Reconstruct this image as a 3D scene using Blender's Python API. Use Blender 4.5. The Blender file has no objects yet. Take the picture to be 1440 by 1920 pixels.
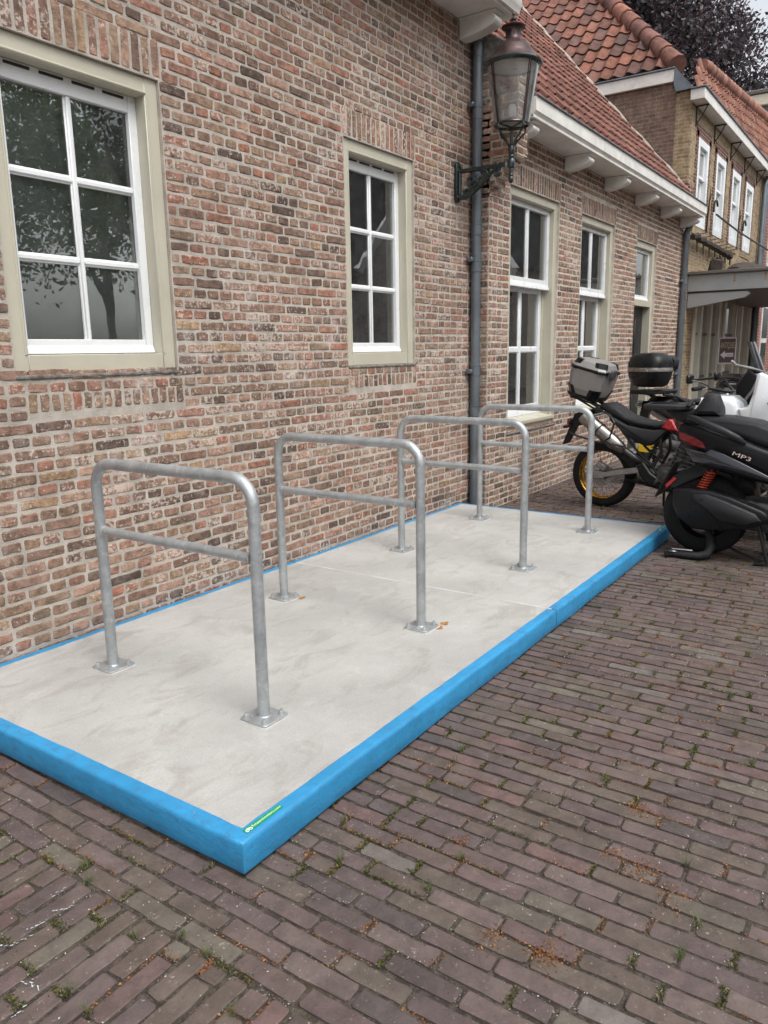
import bpy, math, random
import numpy as np
from mathutils import Matrix, Vector

# ------------------------------------------------------------------ camera
SC = bpy.context.scene
CAM_H = 1.55
CAM_F = 1433.13                      # focal length in pixels of the 1440 px wide frame
CAM_R = np.array([[0.56232647, -0.82676414, -0.01581145],
                  [-0.17887327, -0.1029485, -0.97847123],
                  [0.80733716, 0.55304852, -0.20577668]])   # rows: right, down, forward
CAM_C = np.array([0.0, 0.0, CAM_H])
cam = bpy.data.cameras.new('camera')
cam.sensor_fit = 'HORIZONTAL'
cam.sensor_width = 36.0
cam.lens = CAM_F / 1440.0 * 36.0
cam.clip_start = 0.05
cam.clip_end = 500.0
cam_o = bpy.data.objects.new('camera', cam)
SC.collection.objects.link(cam_o)
cam_o.matrix_world = Matrix(((CAM_R[0][0], -CAM_R[1][0], -CAM_R[2][0], 0),
                             (CAM_R[0][1], -CAM_R[1][1], -CAM_R[2][1], 0),
                             (CAM_R[0][2], -CAM_R[1][2], -CAM_R[2][2], CAM_H),
                             (0, 0, 0, 1)))
SC.camera = cam_o

# ------------------------------------------------------------------ sky, sun, exposure (overcast day)
SUN_EL, SUN_AZ = math.radians(58), math.radians(200)
world = bpy.data.worlds.new('World')
SC.world = world
world.use_nodes = True
wn = world.node_tree
wn.nodes.clear()
w_out = wn.nodes.new('ShaderNodeOutputWorld')
w_bg = wn.nodes.new('ShaderNodeBackground')
w_sky = wn.nodes.new('ShaderNodeTexSky')
w_sky.sky_type = 'NISHITA'
w_sky.sun_disc = False
w_sky.sun_elevation = SUN_EL
w_sky.sun_rotation = SUN_AZ
w_sky.air_density = 1.0
w_sky.dust_density = 4.0
w_sky.ozone_density = 1.0
w_hsv = wn.nodes.new('ShaderNodeHueSaturation')      # cloud cover takes the blue out of the sky
w_hsv.inputs['Saturation'].default_value = 0.22
wn.links.new(w_sky.outputs[0], w_hsv.inputs['Color'])
wn.links.new(w_hsv.outputs[0], w_bg.inputs['Color'])
w_bg.inputs['Strength'].default_value = 0.15
wn.links.new(w_bg.outputs[0], w_out.inputs['Surface'])
sun = bpy.data.lights.new('sun', 'SUN')
sun.energy = 0.7
sun.angle = math.radians(25)
sun.color = (1.0, 0.97, 0.93)
sun_o = bpy.data.objects.new('sun', sun)
SC.collection.objects.link(sun_o)
_sd = Vector((math.sin(SUN_AZ) * math.cos(SUN_EL), math.cos(SUN_AZ) * math.cos(SUN_EL), math.sin(SUN_EL)))
sun_o.rotation_euler = _sd.to_track_quat('Z', 'Y').to_euler()
sun_o.location = (0, -3, 9)
SC.view_settings.view_transform = 'Standard'
SC.view_settings.look = 'None'
SC.view_settings.gamma = 1.0
SC.view_settings.use_curve_mapping = False
SC.view_settings.exposure = 0.80
SC.cycles.use_denoising = True
SC.cycles.max_bounces = 6
SC.cycles.diffuse_bounces = 3
SC.cycles.adaptive_threshold = 0.02
SC.cycles.transparent_max_bounces = 16
SC.cycles.sample_clamp_indirect = 4.0

# ------------------------------------------------------------------ helpers
rng = np.random.default_rng(7)
random.seed(7)
COL = SC.collection
ORG = {}                              # object name -> its origin in the space its thing is built in


def project(p):
    q = (np.asarray(p, float) - CAM_C) @ CAM_R.T
    z = np.maximum(q[..., 2], 1e-3)
    return np.stack([q[..., 0] / z * CAM_F + 720, q[..., 1] / z * CAM_F + 960], -1), q[..., 2]


def tag(o, label=None, cat=None, group=None, kind=None):
    if label: o['label'] = label
    if cat: o['category'] = cat
    if group: o['group'] = group
    if kind: o['kind'] = kind
    return o


def thing(name, loc, label, cat, group=None, rz=0.0, local=False):
    """An Empty at a thing's base.  local=True: parts are given in the thing's own frame."""
    o = bpy.data.objects.new(name, None)
    COL.objects.link(o)
    o.empty_display_size = 0.2
    o.location = loc
    o.rotation_euler = (0, 0, rz)
    ORG[o.name] = np.zeros(3) if local else np.array(loc, float)
    return tag(o, label, cat, group)


class MB:
    """Collects shapes into one mesh."""
    def __init__(self):
        self.v, self.f, self.n = [], [], 0

    def add(self, v, f):
        v = np.asarray(v, float).reshape(-1, 3)
        self.v.append(v)
        n = self.n
        self.f.extend([tuple(i + n for i in q) for q in f])
        self.n += len(v)
        return self

    def box(self, x0, x1, y0, y1, z0, z1, b=0.0):
        if x0 > x1: x0, x1 = x1, x0
        if y0 > y1: y0, y1 = y1, y0
        if z0 > z1: z0, z1 = z1, z0
        c = np.array([(x0 + x1) / 2, (y0 + y1) / 2, (z0 + z1) / 2])
        h = np.array([(x1 - x0) / 2, (y1 - y0) / 2, (z1 - z0) / 2])
        v, f = cbox(h, b)
        return self.add(v + c, f)

    def obox(self, c, ax, ay, az, h, b=0.0):
        """oriented box: centre, three unit axes, half sizes"""
        v, f = cbox(np.array(h, float), b)
        M = np.stack([np.array(ax, float), np.array(ay, float), np.array(az, float)])
        M /= np.linalg.norm(M, axis=1)[:, None]
        return self.add(v @ M + np.array(c, float), f)

    def tube(self, path, r, n=10, cap=True, closed=False):
        p = np.asarray(path, float)
        m = len(p)
        r = np.broadcast_to(np.asarray(r, float), (m,))
        if closed:
            t = np.roll(p, -1, 0) - np.roll(p, 1, 0)
        else:
            t = np.gradient(p, axis=0)
        t /= np.maximum(np.linalg.norm(t, axis=1), 1e-9)[:, None]
        up = np.array([0, 0, 1.0]) if abs(t[0][2]) < 0.9 else np.array([1.0, 0, 0])
        a = np.cross(up, t[0]); a /= np.linalg.norm(a)
        V = []
        ang = np.arange(n) * 2 * math.pi / n
        for i in range(m):
            a = a - t[i] * (a @ t[i]); a /= np.linalg.norm(a)
            b = np.cross(t[i], a)
            V.append(p[i] + r[i] * (np.cos(ang)[:, None] * a + np.sin(ang)[:, None] * b))
        V = np.concatenate(V)
        F = []
        for i in range(m if closed else m - 1):
            k = (i + 1) % m
            for j in range(n):
                F.append((i * n + j, i * n + (j + 1) % n, k * n + (j + 1) % n, k * n + j))
        if cap and not closed:
            F.append(tuple(range(n - 1, -1, -1)))
            F.append(tuple((m - 1) * n + j for j in range(n)))
        return self.add(V, F)

    def cyl(self, p0, p1, r, n=12, r1=None):
        return self.tube([p0, p1], [r, r if r1 is None else r1], n)

    def lathe(self, prof, c=(0, 0, 0), n=24, axis='z'):
        """prof: list of (radius, height)"""
        V = []
        ang = np.arange(n) * 2 * math.pi / n
        for r, h in prof:
            r = max(r, 1e-4)
            V.append(np.stack([r * np.cos(ang), r * np.sin(ang), np.full(n, h)], 1))
        V = np.concatenate(V)
        if axis == 'y': V = V[:, [0, 2, 1]] * [1, 1, -1]
        if axis == 'x': V = V[:, [2, 0, 1]]
        F = []
        for i in range(len(prof) - 1):
            for j in range(n):
                F.append((i * n + j, i * n + (j + 1) % n, (i + 1) * n + (j + 1) % n, (i + 1) * n + j))
        return self.add(V + np.array(c, float), F)

    def prism(self, poly, axis, t0, t1, b=0.0):
        """polygon (2D) extruded along an axis with chamfered rims; poly axes: y->(x,z)  x->(y,z)  z->(x,y)"""
        P = np.asarray(poly, float)
        if area2(P) < 0: P = P[::-1]
        Q = inset(P, b) if b > 0 else P
        rings = [(Q, t0), (P, t0 + b), (P, t1 - b), (Q, t1)] if b > 0 else [(P, t0), (P, t1)]
        n = len(P)
        V = []
        for R_, t in rings:
            if axis == 'y': V.append(np.stack([R_[:, 0], np.full(n, t), R_[:, 1]], 1))
            elif axis == 'x': V.append(np.stack([np.full(n, t), R_[:, 0], R_[:, 1]], 1))
            else: V.append(np.stack([R_[:, 0], R_[:, 1], np.full(n, t)], 1))
        F = []
        for i in range(len(rings) - 1):
            for j in range(n):
                F.append((i * n + j, i * n + (j + 1) % n, (i + 1) * n + (j + 1) % n, (i + 1) * n + j))
        F.append(tuple(range(n - 1, -1, -1)))
        F.append(tuple((len(rings) - 1) * n + j for j in range(n)))
        return self.add(np.concatenate(V), F)

    def loft(self, rings, cap=True):
        n = len(rings[0])
        V = np.concatenate([np.asarray(r, float) for r in rings])
        F = []
        for i in range(len(rings) - 1):
            for j in range(n):
                F.append((i * n + j, i * n + (j + 1) % n, (i + 1) * n + (j + 1) % n, (i + 1) * n + j))
        if cap:
            F.append(tuple(range(n - 1, -1, -1)))
            F.append(tuple((len(rings) - 1) * n + j for j in range(n)))
        return self.add(V, F)

    def build(self, name, mat, parent=None, smooth=40, sub=0, kind=None, fix=True):
        v = np.concatenate(self.v)
        return mk(name, v, self.f, mat, parent, smooth, sub, kind, fix)


def area2(P):
    x, y = P[:, 0], P[:, 1]
    return float(np.sum(x * np.roll(y, -1) - np.roll(x, -1) * y))


def inset(P, d):
    """move every edge of a counter-clockwise polygon inwards by d"""
    e1 = P - np.roll(P, 1, 0); e2 = np.roll(P, -1, 0) - P
    n1 = np.stack([-e1[:, 1], e1[:, 0]], 1); n1 /= np.maximum(np.linalg.norm(n1, axis=1), 1e-9)[:, None]
    n2 = np.stack([-e2[:, 1], e2[:, 0]], 1); n2 /= np.maximum(np.linalg.norm(n2, axis=1), 1e-9)[:, None]
    m = n1 + n2
    k = np.maximum(np.sum(m * n1, 1), 0.5)
    return P + m / k[:, None] * d


def cbox(h, b=0.0):
    """box of half sizes h with chamfer b, centred on the origin"""
    b = min(b, float(min(h)) * 0.9)
    if b <= 0:
        v = np.array([(x, y, z) for x in (-1, 1) for y in (-1, 1) for z in (-1, 1)], float) * h
        return v, [(0, 1, 3, 2), (4, 6, 7, 5), (0, 4, 5, 1), (2, 3, 7, 6), (0, 2, 6, 4), (1, 5, 7, 3)]
    v, idx = [], {}
    for sx in (-1, 1):
        for sy in (-1, 1):
            for sz in (-1, 1):
                for a in range(3):
                    q = np.array([sx, sy, sz], float) * (h - b)
                    q[a] += (sx, sy, sz)[a] * b
                    idx[(sx, sy, sz, a)] = len(v); v.append(q)
    F = []
    for a in range(3):
        o = [i for i in range(3) if i != a]
        for s in (-1, 1):
            ring = []
            for p, q in ((-1, -1), (1, -1), (1, 1), (-1, 1)):
                k = [0, 0, 0]; k[a] = s; k[o[0]] = p; k[o[1]] = q
                ring.append(idx[(*k, a)])
            F.append(tuple(ring))
        for p in (-1, 1):
            for q in (-1, 1):
                k0 = [0, 0, 0]; k0[o[0]] = p; k0[o[1]] = q
                k1 = list(k0); k0[a] = -1; k1[a] = 1
                F.append((idx[(*k0, o[0])], idx[(*k1, o[0])], idx[(*k1, o[1])], idx[(*k0, o[1])]))
    for sx in (-1, 1):
        for sy in (-1, 1):
            for sz in (-1, 1):
                F.append(tuple(idx[(sx, sy, sz, a)] for a in range(3)))
    v = np.array(v)
    out = []
    for f in F:                       # orient outwards
        p = v[list(f)]
        n = np.cross(p[1] - p[0], p[2] - p[0])
        out.append(f if n @ p.mean(0) > 0 else f[::-1])
    return v, out


def mk(name, v, f, mat, parent=None, smooth=40, sub=0, kind=None, fix=True, col=None, seed=None):
    v = np.asarray(v, float)
    c = (v.min(0) + v.max(0)) / 2
    me = bpy.data.meshes.new(name)
    me.from_pydata((v - c).tolist(), [], f)
    if fix:
        import bmesh
        bm = bmesh.new(); bm.from_mesh(me)
        bmesh.ops.recalc_face_normals(bm, faces=bm.faces)
        bm.to_mesh(me); bm.free()
    if mat is not None: me.materials.append(mat)
    if col is not None:
        a = me.attributes.new('tint', 'FLOAT_COLOR', 'POINT')
        cc = np.concatenate([np.broadcast_to(np.asarray(col, float), (len(v), 3)),
                             np.broadcast_to(np.asarray(seed, float).reshape(-1, 1), (len(v), 1))], 1)
        a.data.foreach_set('color', cc.astype(np.float32).ravel())
    if smooth:
        me.polygons.foreach_set('use_smooth', [True] * len(me.polygons))
        if smooth < 180: me.set_sharp_from_angle(angle=math.radians(smooth))
    me.update()
    o = bpy.data.objects.new(name, me)
    COL.objects.link(o)
    ORG[o.name] = c
    if parent is not None:
        o.parent = parent
        o.location = c - ORG[parent.name]
    else:
        o.location = c
    if sub:
        m = o.modifiers.new('subdivision', 'SUBSURF'); m.levels = sub; m.render_levels = sub
    if kind: o['kind'] = kind
    return o


def emit(parent, name, pieces, mat, limit=300, rest=None, smooth=180):
    """pieces: (verts, faces, colour, seed).  The largest in view become objects, the others one joined part."""
    if not pieces: return
    allv = [p[0] for p in pieces]
    size = []
    for v in allv:
        uv, z = project(v)
        if z.min() < 0.1: size.append(0.0); continue
        a, b = uv.min(0), uv.max(0)
        a2, b2 = np.maximum(a, 0), np.minimum(b, [1440, 1920])
        size.append(max(b2[0] - a2[0], 0) * max(b2[1] - a2[1], 0))
    order = np.argsort(-np.array(size))
    single = [i for i in order[:limit] if size[i] > 0]
    ss = set(single)
    for i in single:
        v, f, c, s = pieces[i]
        mk(name, v, f, mat, parent, smooth, fix=False, col=c, seed=s)
    left = [p for i, p in enumerate(pieces) if i not in ss]
    if left:
        V = np.concatenate([p[0] for p in left]); F = []; n = 0
        C = np.concatenate([np.broadcast_to(np.asarray(p[2], float), (len(p[0]), 3)) for p in left])
        S = np.concatenate([np.full(len(p[0]), p[3]) for p in left])
        for p in left:
            F.extend([tuple(i + n for i in q) for q in p[1]]); n += len(p[0])
        mk(rest or name + 's', V, F, mat, parent, smooth, fix=False, col=C, seed=S, kind='stuff')


# ------------------------------------------------------------------ materials
def srgb(r, g, b):
    f = lambda c: (c / 255 / 12.92) if c / 255 <= 0.04045 else ((c / 255 + 0.055) / 1.055) ** 2.4
    return (f(r), f(g), f(b))


class NT:
    """small node-tree writer"""
    def __init__(self, name):
        self.m = bpy.data.materials.new(name)
        self.m.use_nodes = True
        self.t = self.m.node_tree
        self.t.nodes.clear()
        self.out = self.t.nodes.new('ShaderNodeOutputMaterial')
        self._pos = None

    def n(self, kind, **kw):
        nd = self.t.nodes.new('ShaderNode' + kind)
        for k, v in kw.items(): setattr(nd, k, v)
        return nd

    def put(self, sock, val):
        if hasattr(val, 'is_output'): self.t.links.new(val, sock)
        elif isinstance(val, tuple) and len(val) == 3 and sock.type == 'RGBA': sock.default_value = (*val, 1)
        else: sock.default_value = val

    def pos(self):
        if self._pos is None: self._pos = self.n('NewGeometry').outputs['Position']
        return self._pos

    def obj(self):
        return self.n('TexCoord').outputs['Object']

    def mapped(self, vec, scale=(1, 1, 1), loc=(0, 0, 0), rot=(0, 0, 0)):
        nd = self.n('Mapping')
        self.put(nd.inputs['Vector'], vec)
        nd.inputs['Scale'].default_value = scale
        nd.inputs['Location'].default_value = loc
        nd.inputs['Rotation'].default_value = rot
        return nd.outputs[0]

    def noise(self, scale, detail=3, rough=0.55, vec=None, dist=0.0, w=None):
        nd = self.n('TexNoise')
        if w is not None:
            nd.noise_dimensions = '4D'; self.put(nd.inputs['W'], w)
        self.put(nd.inputs['Vector'], vec if vec is not None else self.pos())
        nd.inputs['Scale'].default_value = scale
        nd.inputs['Detail'].default_value = detail
        nd.inputs['Roughness'].default_value = rough
        nd.inputs['Distortion'].default_value = dist
        return nd.outputs[0]

    def ramp(self, fac, a, b, lo=0.0, hi=1.0):
        """smooth map of fac from [a,b] to [lo,hi]"""
        nd = self.n('MapRange')
        nd.interpolation_type = 'SMOOTHSTEP'
        self.put(nd.inputs['Value'], fac)
        nd.inputs['From Min'].default_value = a; nd.inputs['From Max'].default_value = b
        nd.inputs['To Min'].default_value = lo; nd.inputs['To Max'].default_value = hi
        return nd.outputs[0]

    def math(self, op, a, b=None, clamp=False):
        nd = self.n('Math', operation=op, use_clamp=clamp)
        self.put(nd.inputs[0], a)
        if b is not None: self.put(nd.inputs[1], b)
        return nd.outputs[0]

    def mix(self, fac, a, b, mode='MIX'):
        nd = self.n('Mix', data_type='RGBA', blend_type=mode)
        self.put(nd.inputs[0], fac); self.put(nd.inputs[6], a); self.put(nd.inputs[7], b)
        return nd.outputs[2]

    def bright(self, col, val):
        nd = self.n('HueSaturation')
        self.put(nd.inputs['Color'], col); self.put(nd.inputs['Value'], val)
        return nd.outputs[0]

    def bump(self, h, dist=0.002, strength=1.0, normal=None):
        nd = self.n('Bump')
        nd.inputs['Strength'].default_value = strength
        nd.inputs['Distance'].default_value = dist
        self.put(nd.inputs['Height'], h)
        if normal is not None: self.put(nd.inputs['Normal'], normal)
        return nd.outputs[0]

    def bsdf(self, base, rough=0.6, metal=0.0, normal=None, spec=0.5, coat=0.0, **kw):
        nd = self.n('BsdfPrincipled')
        self.put(nd.inputs['Base Color'], base)
        self.put(nd.inputs['Roughness'], rough)
        self.put(nd.inputs['Metallic'], metal)
        self.put(nd.inputs['Specular IOR Level'], spec)
        self.put(nd.inputs['Coat Weight'], coat)
        if normal is not None: self.put(nd.inputs['Normal'], normal)
        for k, v in kw.items(): self.put(nd.inputs[k], v)
        self.t.links.new(nd.outputs[0], self.out.inputs['Surface'])
        return self.m


def m_plain(name, col, rough=0.5, metal=0.0, var=0.12, scale=6.0, bump=0.0, bscale=60.0, spec=0.5, coat=0.0, dirt=0.0):
    t = NT(name)
    k = t.ramp(t.noise(scale, 4), 0.3, 0.7, 1 - var, 1 + var)
    c = t.bright(col, k)
    if dirt:
        c = t.mix(t.ramp(t.noise(scale * 2.3, 6, 0.7), 0.5, 0.75, 0, dirt), c, (0.05, 0.045, 0.035))
    r = t.math('ADD', t.ramp(t.noise(scale * 3, 3), 0.3, 0.7, -0.08, 0.08), rough, True)
    nrm = t.bump(t.noise(bscale, 3), bump) if bump else None
    return t.bsdf(c, r, metal, nrm, spec, coat)


def lime_bloom(t, c):
    """pale salt and lime that spreads over stones and joints alike, in uneven patches"""
    k = t.math('MULTIPLY', t.ramp(t.noise(1.7, 4, 0.6), 0.50, 0.66), t.ramp(t.noise(17, 4, 0.75), 0.44, 0.66))
    return t.mix(t.math('MULTIPLY', k, 0.55), c, srgb(204, 196, 188))


def m_brick(name, lime=0.68, dark=0.25):
    """fired clay; each brick brings its own tint and seed"""
    t = NT(name)
    at = t.n('Attribute', attribute_name='tint')
    base, seed = at.outputs['Color'], at.outputs['Alpha']
    w = t.math('MULTIPLY', seed, 37.0)
    off = t.n('Vector' + 'Math', operation='ADD')
    cx = t.n('CombineXYZ'); t.put(cx.inputs[0], w); t.put(cx.inputs[1], w); t.put(cx.inputs[2], w)
    t.put(off.inputs[0], t.pos()); t.put(off.inputs[1], cx.outputs[0]); pv = off.outputs[0]
    n1 = t.noise(26, 3, 0.6, vec=pv)
    n2 = t.noise(140, 3, 0.6, vec=pv)
    st = t.noise(1.0, 3, 0.65, vec=t.mapped(pv, (18, 18, 55)), dist=1.2)
    c = t.bright(base, t.ramp(n1, 0.28, 0.72, 0.66, 1.32))
    c = t.mix(t.ramp(n2, 0.55, 0.75, 0, 0.55), c, t.bright(base, 0.45))
    c = t.mix(t.ramp(st, 0.56, 0.7, 0, dark), c, (0.03, 0.024, 0.02))
    # lime bloom and smeared mortar: some bricks carry a lot, most only specks
    amt = t.math('FRACT', t.math('MULTIPLY', seed, 71.3))
    big = t.noise(1.1, 2)
    thr = t.math('SUBTRACT', t.ramp(big, 0.38, 0.62, 0.645, 0.56), t.math('MULTIPLY', t.math('POWER', amt, 4.0), 0.14))
    sm = t.noise(48, 4, 0.68, vec=pv)
    lm = t.math('MULTIPLY', t.math('SUBTRACT', sm, thr), 14.0, True)
    c = t.mix(t.math('MULTIPLY', lm, lime), c, srgb(206, 192, 180))
    c = t.mix(t.ramp(t.noise(0.9, 4, 0.6), 0.5, 0.72, 0, 0.22), c, (0.07, 0.055, 0.045))
    c = lime_bloom(t, c)
    h = t.math('ADD', t.math('MULTIPLY', st, 0.6), t.math('ADD', t.math('MULTIPLY', n1, 0.6), t.math('MULTIPLY', n2, 0.25)))
    return t.bsdf(c, 0.9, 0, t.bump(h, 0.009, 0.9), 0.25)


def m_mortar(name, col):
    t = NT(name)
    k = t.ramp(t.noise(9, 5, 0.6), 0.3, 0.7, 0.78, 1.15)
    c = t.bright(col, k)
    c = t.mix(t.ramp(t.noise(1.7, 3), 0.5, 0.7, 0, 0.5), c, srgb(196, 188, 176))
    c = t.mix(t.ramp(t.noise(220, 2), 0.55, 0.75, 0, 0.45), c, (0.12, 0.105, 0.085))
    c = lime_bloom(t, c)
    return t.bsdf(c, 0.95, 0, t.bump(t.noise(180, 4, 0.7), 0.006, 0.9), 0.15)


def m_paver(name):
    t = NT(name)
    at = t.n('Attribute', attribute_name='tint')
    base, seed = at.outputs['Color'], at.outputs['Alpha']
    w = t.math('MULTIPLY', seed, 37.0)
    n1 = t.noise(14, 4, 0.6)
    n2 = t.noise(90, 4, 0.65)
    c = t.bright(base, t.ramp(n1, 0.3, 0.7, 0.82, 1.18))
    c = t.mix(t.ramp(n2, 0.5, 0.8, 0, 0.5), c, t.bright(base, 0.6))
    # damp and dirty patches that run over several stones, lichen specks, dark gum spots
    c = t.mix(t.ramp(t.noise(1.6, 4, 0.6), 0.52, 0.68, 0, 0.35), c, (0.035, 0.03, 0.026))
    wob = t.n('TexNoise'); t.put(wob.inputs['Vector'], t.pos()); wob.inputs['Scale'].default_value = 45; wob.inputs['Detail'].default_value = 3
    sc_v = t.n('VectorMath', operation='SCALE'); t.put(sc_v.inputs[0], wob.outputs['Color']); sc_v.inputs['Scale'].default_value = 0.075
    ad_v = t.n('VectorMath', operation='ADD'); t.put(ad_v.inputs[0], t.pos()); t.put(ad_v.inputs[1], sc_v.outputs[0]); dv = ad_v.outputs[0]
    lich = t.n('TexVoronoi'); t.put(lich.inputs['Vector'], dv); lich.inputs['Scale'].default_value = 19
    rad = t.math('MULTIPLY', t.noise(3.0, 2), 0.36)
    sp = t.math('MULTIPLY', t.math('SUBTRACT', t.math('SUBTRACT', rad, 0.03), t.math('ADD', lich.outputs['Distance'], t.math('MULTIPLY', n2, 0.12))), 22.0, True)
    c = t.mix(t.math('MULTIPLY', sp, 0.55), c, srgb(164, 158, 146))
    fl = t.math('MULTIPLY', t.math('SUBTRACT', t.noise(62, 5, 0.78), 0.615), 20.0, True)
    c = t.mix(t.math('MULTIPLY', fl, t.ramp(t.noise(2.2, 2), 0.4, 0.65, 0.25, 0.85)), c, srgb(160, 152, 140))
    gum = t.n('TexVoronoi'); t.put(gum.inputs['Vector'], t.pos()); gum.inputs['Scale'].default_value = 15
    gm = t.math('MULTIPLY', t.math('SUBTRACT', 0.16, t.math('ADD', gum.outputs['Distance'], t.math('MULTIPLY', n1, 0.14))), 18.0, True)
    c = t.mix(t.math('MULTIPLY', gm, 0.6), c, (0.03, 0.026, 0.024))
    h = t.math('ADD', t.math('MULTIPLY', n1, 0.7), t.math('MULTIPLY', n2, 0.5))
    return t.bsdf(c, t.ramp(n2, 0.3, 0.7, 0.62, 0.82), 0, t.bump(h, 0.005, 0.9), 0.35)


def m_tile(name, moss=0.2):
    t = NT(name)
    at = t.n('Attribute', attribute_name='tint')
    base, seed = at.outputs['Color'], at.outputs['Alpha']
    w = t.math('MULTIPLY', seed, 37.0)
    n1 = t.noise(7, 5, 0.6, w=w)
    c = t.bright(base, t.ramp(n1, 0.3, 0.7, 0.7, 1.2))
    c = t.mix(t.ramp(t.noise(3, 6, 0.7, dist=0.8), 0.5, 0.68, 0, 0.55), c, (0.035, 0.03, 0.027))
    c = t.mix(t.ramp(t.noise(30, 4, 0.7), 0.62, 0.75, 0, moss), c, srgb(170, 160, 120))
    return t.bsdf(c, 0.85, 0, t.bump(t.noise(60, 4), 0.006, 0.7), 0.3)


def m_facade(name, c1, c2, mort, lime=0.2, w=0.21, h=0.062):
    """brickwork too far away to tell the bricks apart one by one"""
    t = NT(name)
    sep = t.n('SeparateXYZ'); t.put(sep.inputs[0], t.pos())
    cmb = t.n('CombineXYZ')
    t.put(cmb.inputs[0], t.math('ADD', sep.outputs[0], sep.outputs[1])); t.put(cmb.inputs[1], sep.outputs[2])
    b = t.n('TexBrick')
    t.put(b.inputs['Vector'], cmb.outputs[0])
    b.inputs['Scale'].default_value = 1.0
    b.inputs['Brick Width'].default_value = w
    b.inputs['Row Height'].default_value = h
    b.inputs['Mortar Size'].default_value = 0.006
    b.inputs['Mortar Smooth'].default_value = 0.3
    b.inputs['Bias'].default_value = -0.1
    t.put(b.inputs['Color1'], c1); t.put(b.inputs['Color2'], c2); t.put(b.inputs['Mortar'], mort)
    c = t.bright(b.outputs['Color'], t.ramp(t.noise(13, 5, 0.65), 0.3, 0.7, 0.7, 1.25))
    c = t.mix(t.ramp(t.noise(1.1, 4), 0.5, 0.7, 0, 0.3), c, (0.05, 0.042, 0.035))
    c = t.mix(t.ramp(t.noise(25, 5, 0.7), 0.6, 0.72, 0, lime), c, srgb(200, 190, 175))
    hh = t.math('SUBTRACT', t.math('MULTIPLY', t.noise(40, 3), 0.4), b.outputs['Fac'])
    return t.bsdf(c, 0.9, 0, t.bump(hh, 0.006, 0.8), 0.2)


def m_glass(name, tint=(0.9, 0.93, 0.92), ior=1.55, painted_sheen=0.0):
    t = NT(name)
    fr = t.n('Fresnel'); fr.inputs['IOR'].default_value = ior
    tr = t.n('BsdfTransparent'); t.put(tr.inputs['Color'], tint)
    gl = t.n('BsdfGlossy'); gl.inputs['Roughness'].default_value = 0.0
    t.put(gl.inputs['Normal'], t.bump(t.noise(2.2, 2), 0.004, 0.35))
    mx = t.n('MixShader')
    k = t.math('MULTIPLY', fr.outputs[0], 2.4, True)
    t.put(mx.inputs[0], k); t.put(mx.inputs[1], tr.outputs[0]); t.put(mx.inputs[2], gl.outputs[0])
    if painted_sheen:                          # diffuse white mixed in to imitate pale reflections on the glass
        df = t.n('BsdfDiffuse'); t.put(df.inputs['Color'], (0.7, 0.72, 0.72))
        m2 = t.n('MixShader'); t.put(m2.inputs[0], t.ramp(t.noise(9, 4), 0.3, 0.7, painted_sheen * 0.6, painted_sheen * 1.4)); t.put(m2.inputs[1], mx.outputs[0]); t.put(m2.inputs[2], df.outputs[0]); mx = m2
    t.t.links.new(mx.outputs[0], t.out.inputs['Surface'])
    return t.m


def m_galv(name):
    t = NT(name)
    v = t.n('TexVoronoi'); t.put(v.inputs['Vector'], t.pos()); v.inputs['Scale'].default_value = 95
    sp = t.math('FRACT', t.math('MULTIPLY', v.outputs['Color'], 1.0))
    c = t.bright((0.44, 0.465, 0.475), t.math('ADD', t.ramp(t.noise(9, 4), 0.3, 0.7, 0.8, 1.05), t.math('MULTIPLY', sp, 0.12)))
    c = t.mix(t.ramp(t.noise(24, 6, 0.75), 0.52, 0.66, 0, 0.7), c, (0.60, 0.62, 0.62))
    c = t.mix(t.ramp(t.noise(33, 6, 0.75), 0.57, 0.70, 0, 0.4), c, (0.27, 0.29, 0.30))
    r = t.math('ADD', t.ramp(t.noise(30, 3), 0.3, 0.7, 0.4, 0.56), t.math('MULTIPLY', sp, 0.1))
    return t.bsdf(c, r, 0.7, t.bump(t.noise(70, 3), 0.0015, 0.6))


def m_concrete(name):
    t = NT(name)
    c = t.bright((0.425, 0.42, 0.402), t.ramp(t.noise(2.2, 5, 0.6), 0.3, 0.7, 0.86, 1.08))
    st = t.noise(1.0, 6, 0.66, vec=t.mapped(t.pos(), (3.2, 6.5, 3), rot=(0, 0, 0.5)), dist=0.9)
    c = t.mix(t.ramp(st, 0.48, 0.68, 0, 0.5), c, (0.27, 0.25, 0.225))
    c = t.mix(t.ramp(t.noise(5.5, 6, 0.7), 0.55, 0.7, 0, 0.18), c, (0.66, 0.65, 0.62))
    c = t.mix(t.ramp(t.noise(240, 2), 0.52, 0.66, 0, 0.5), c, (0.33, 0.315, 0.29))
    c = t.mix(t.ramp(t.noise(310, 2), 0.58, 0.70, 0, 0.5), c, (0.66, 0.65, 0.62))
    c = t.mix(t.ramp(t.noise(38, 6, 0.78), 0.57, 0.66, 0, 0.4), c, (0.33, 0.31, 0.275))
    h = t.math('ADD', t.math('MULTIPLY', t.noise(260, 3, 0.7), 0.5), t.math('MULTIPLY', t.noise(18, 4), 0.5))
    return t.bsdf(c, 0.86, 0, t.bump(h, 0.004, 0.7), 0.25)


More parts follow.
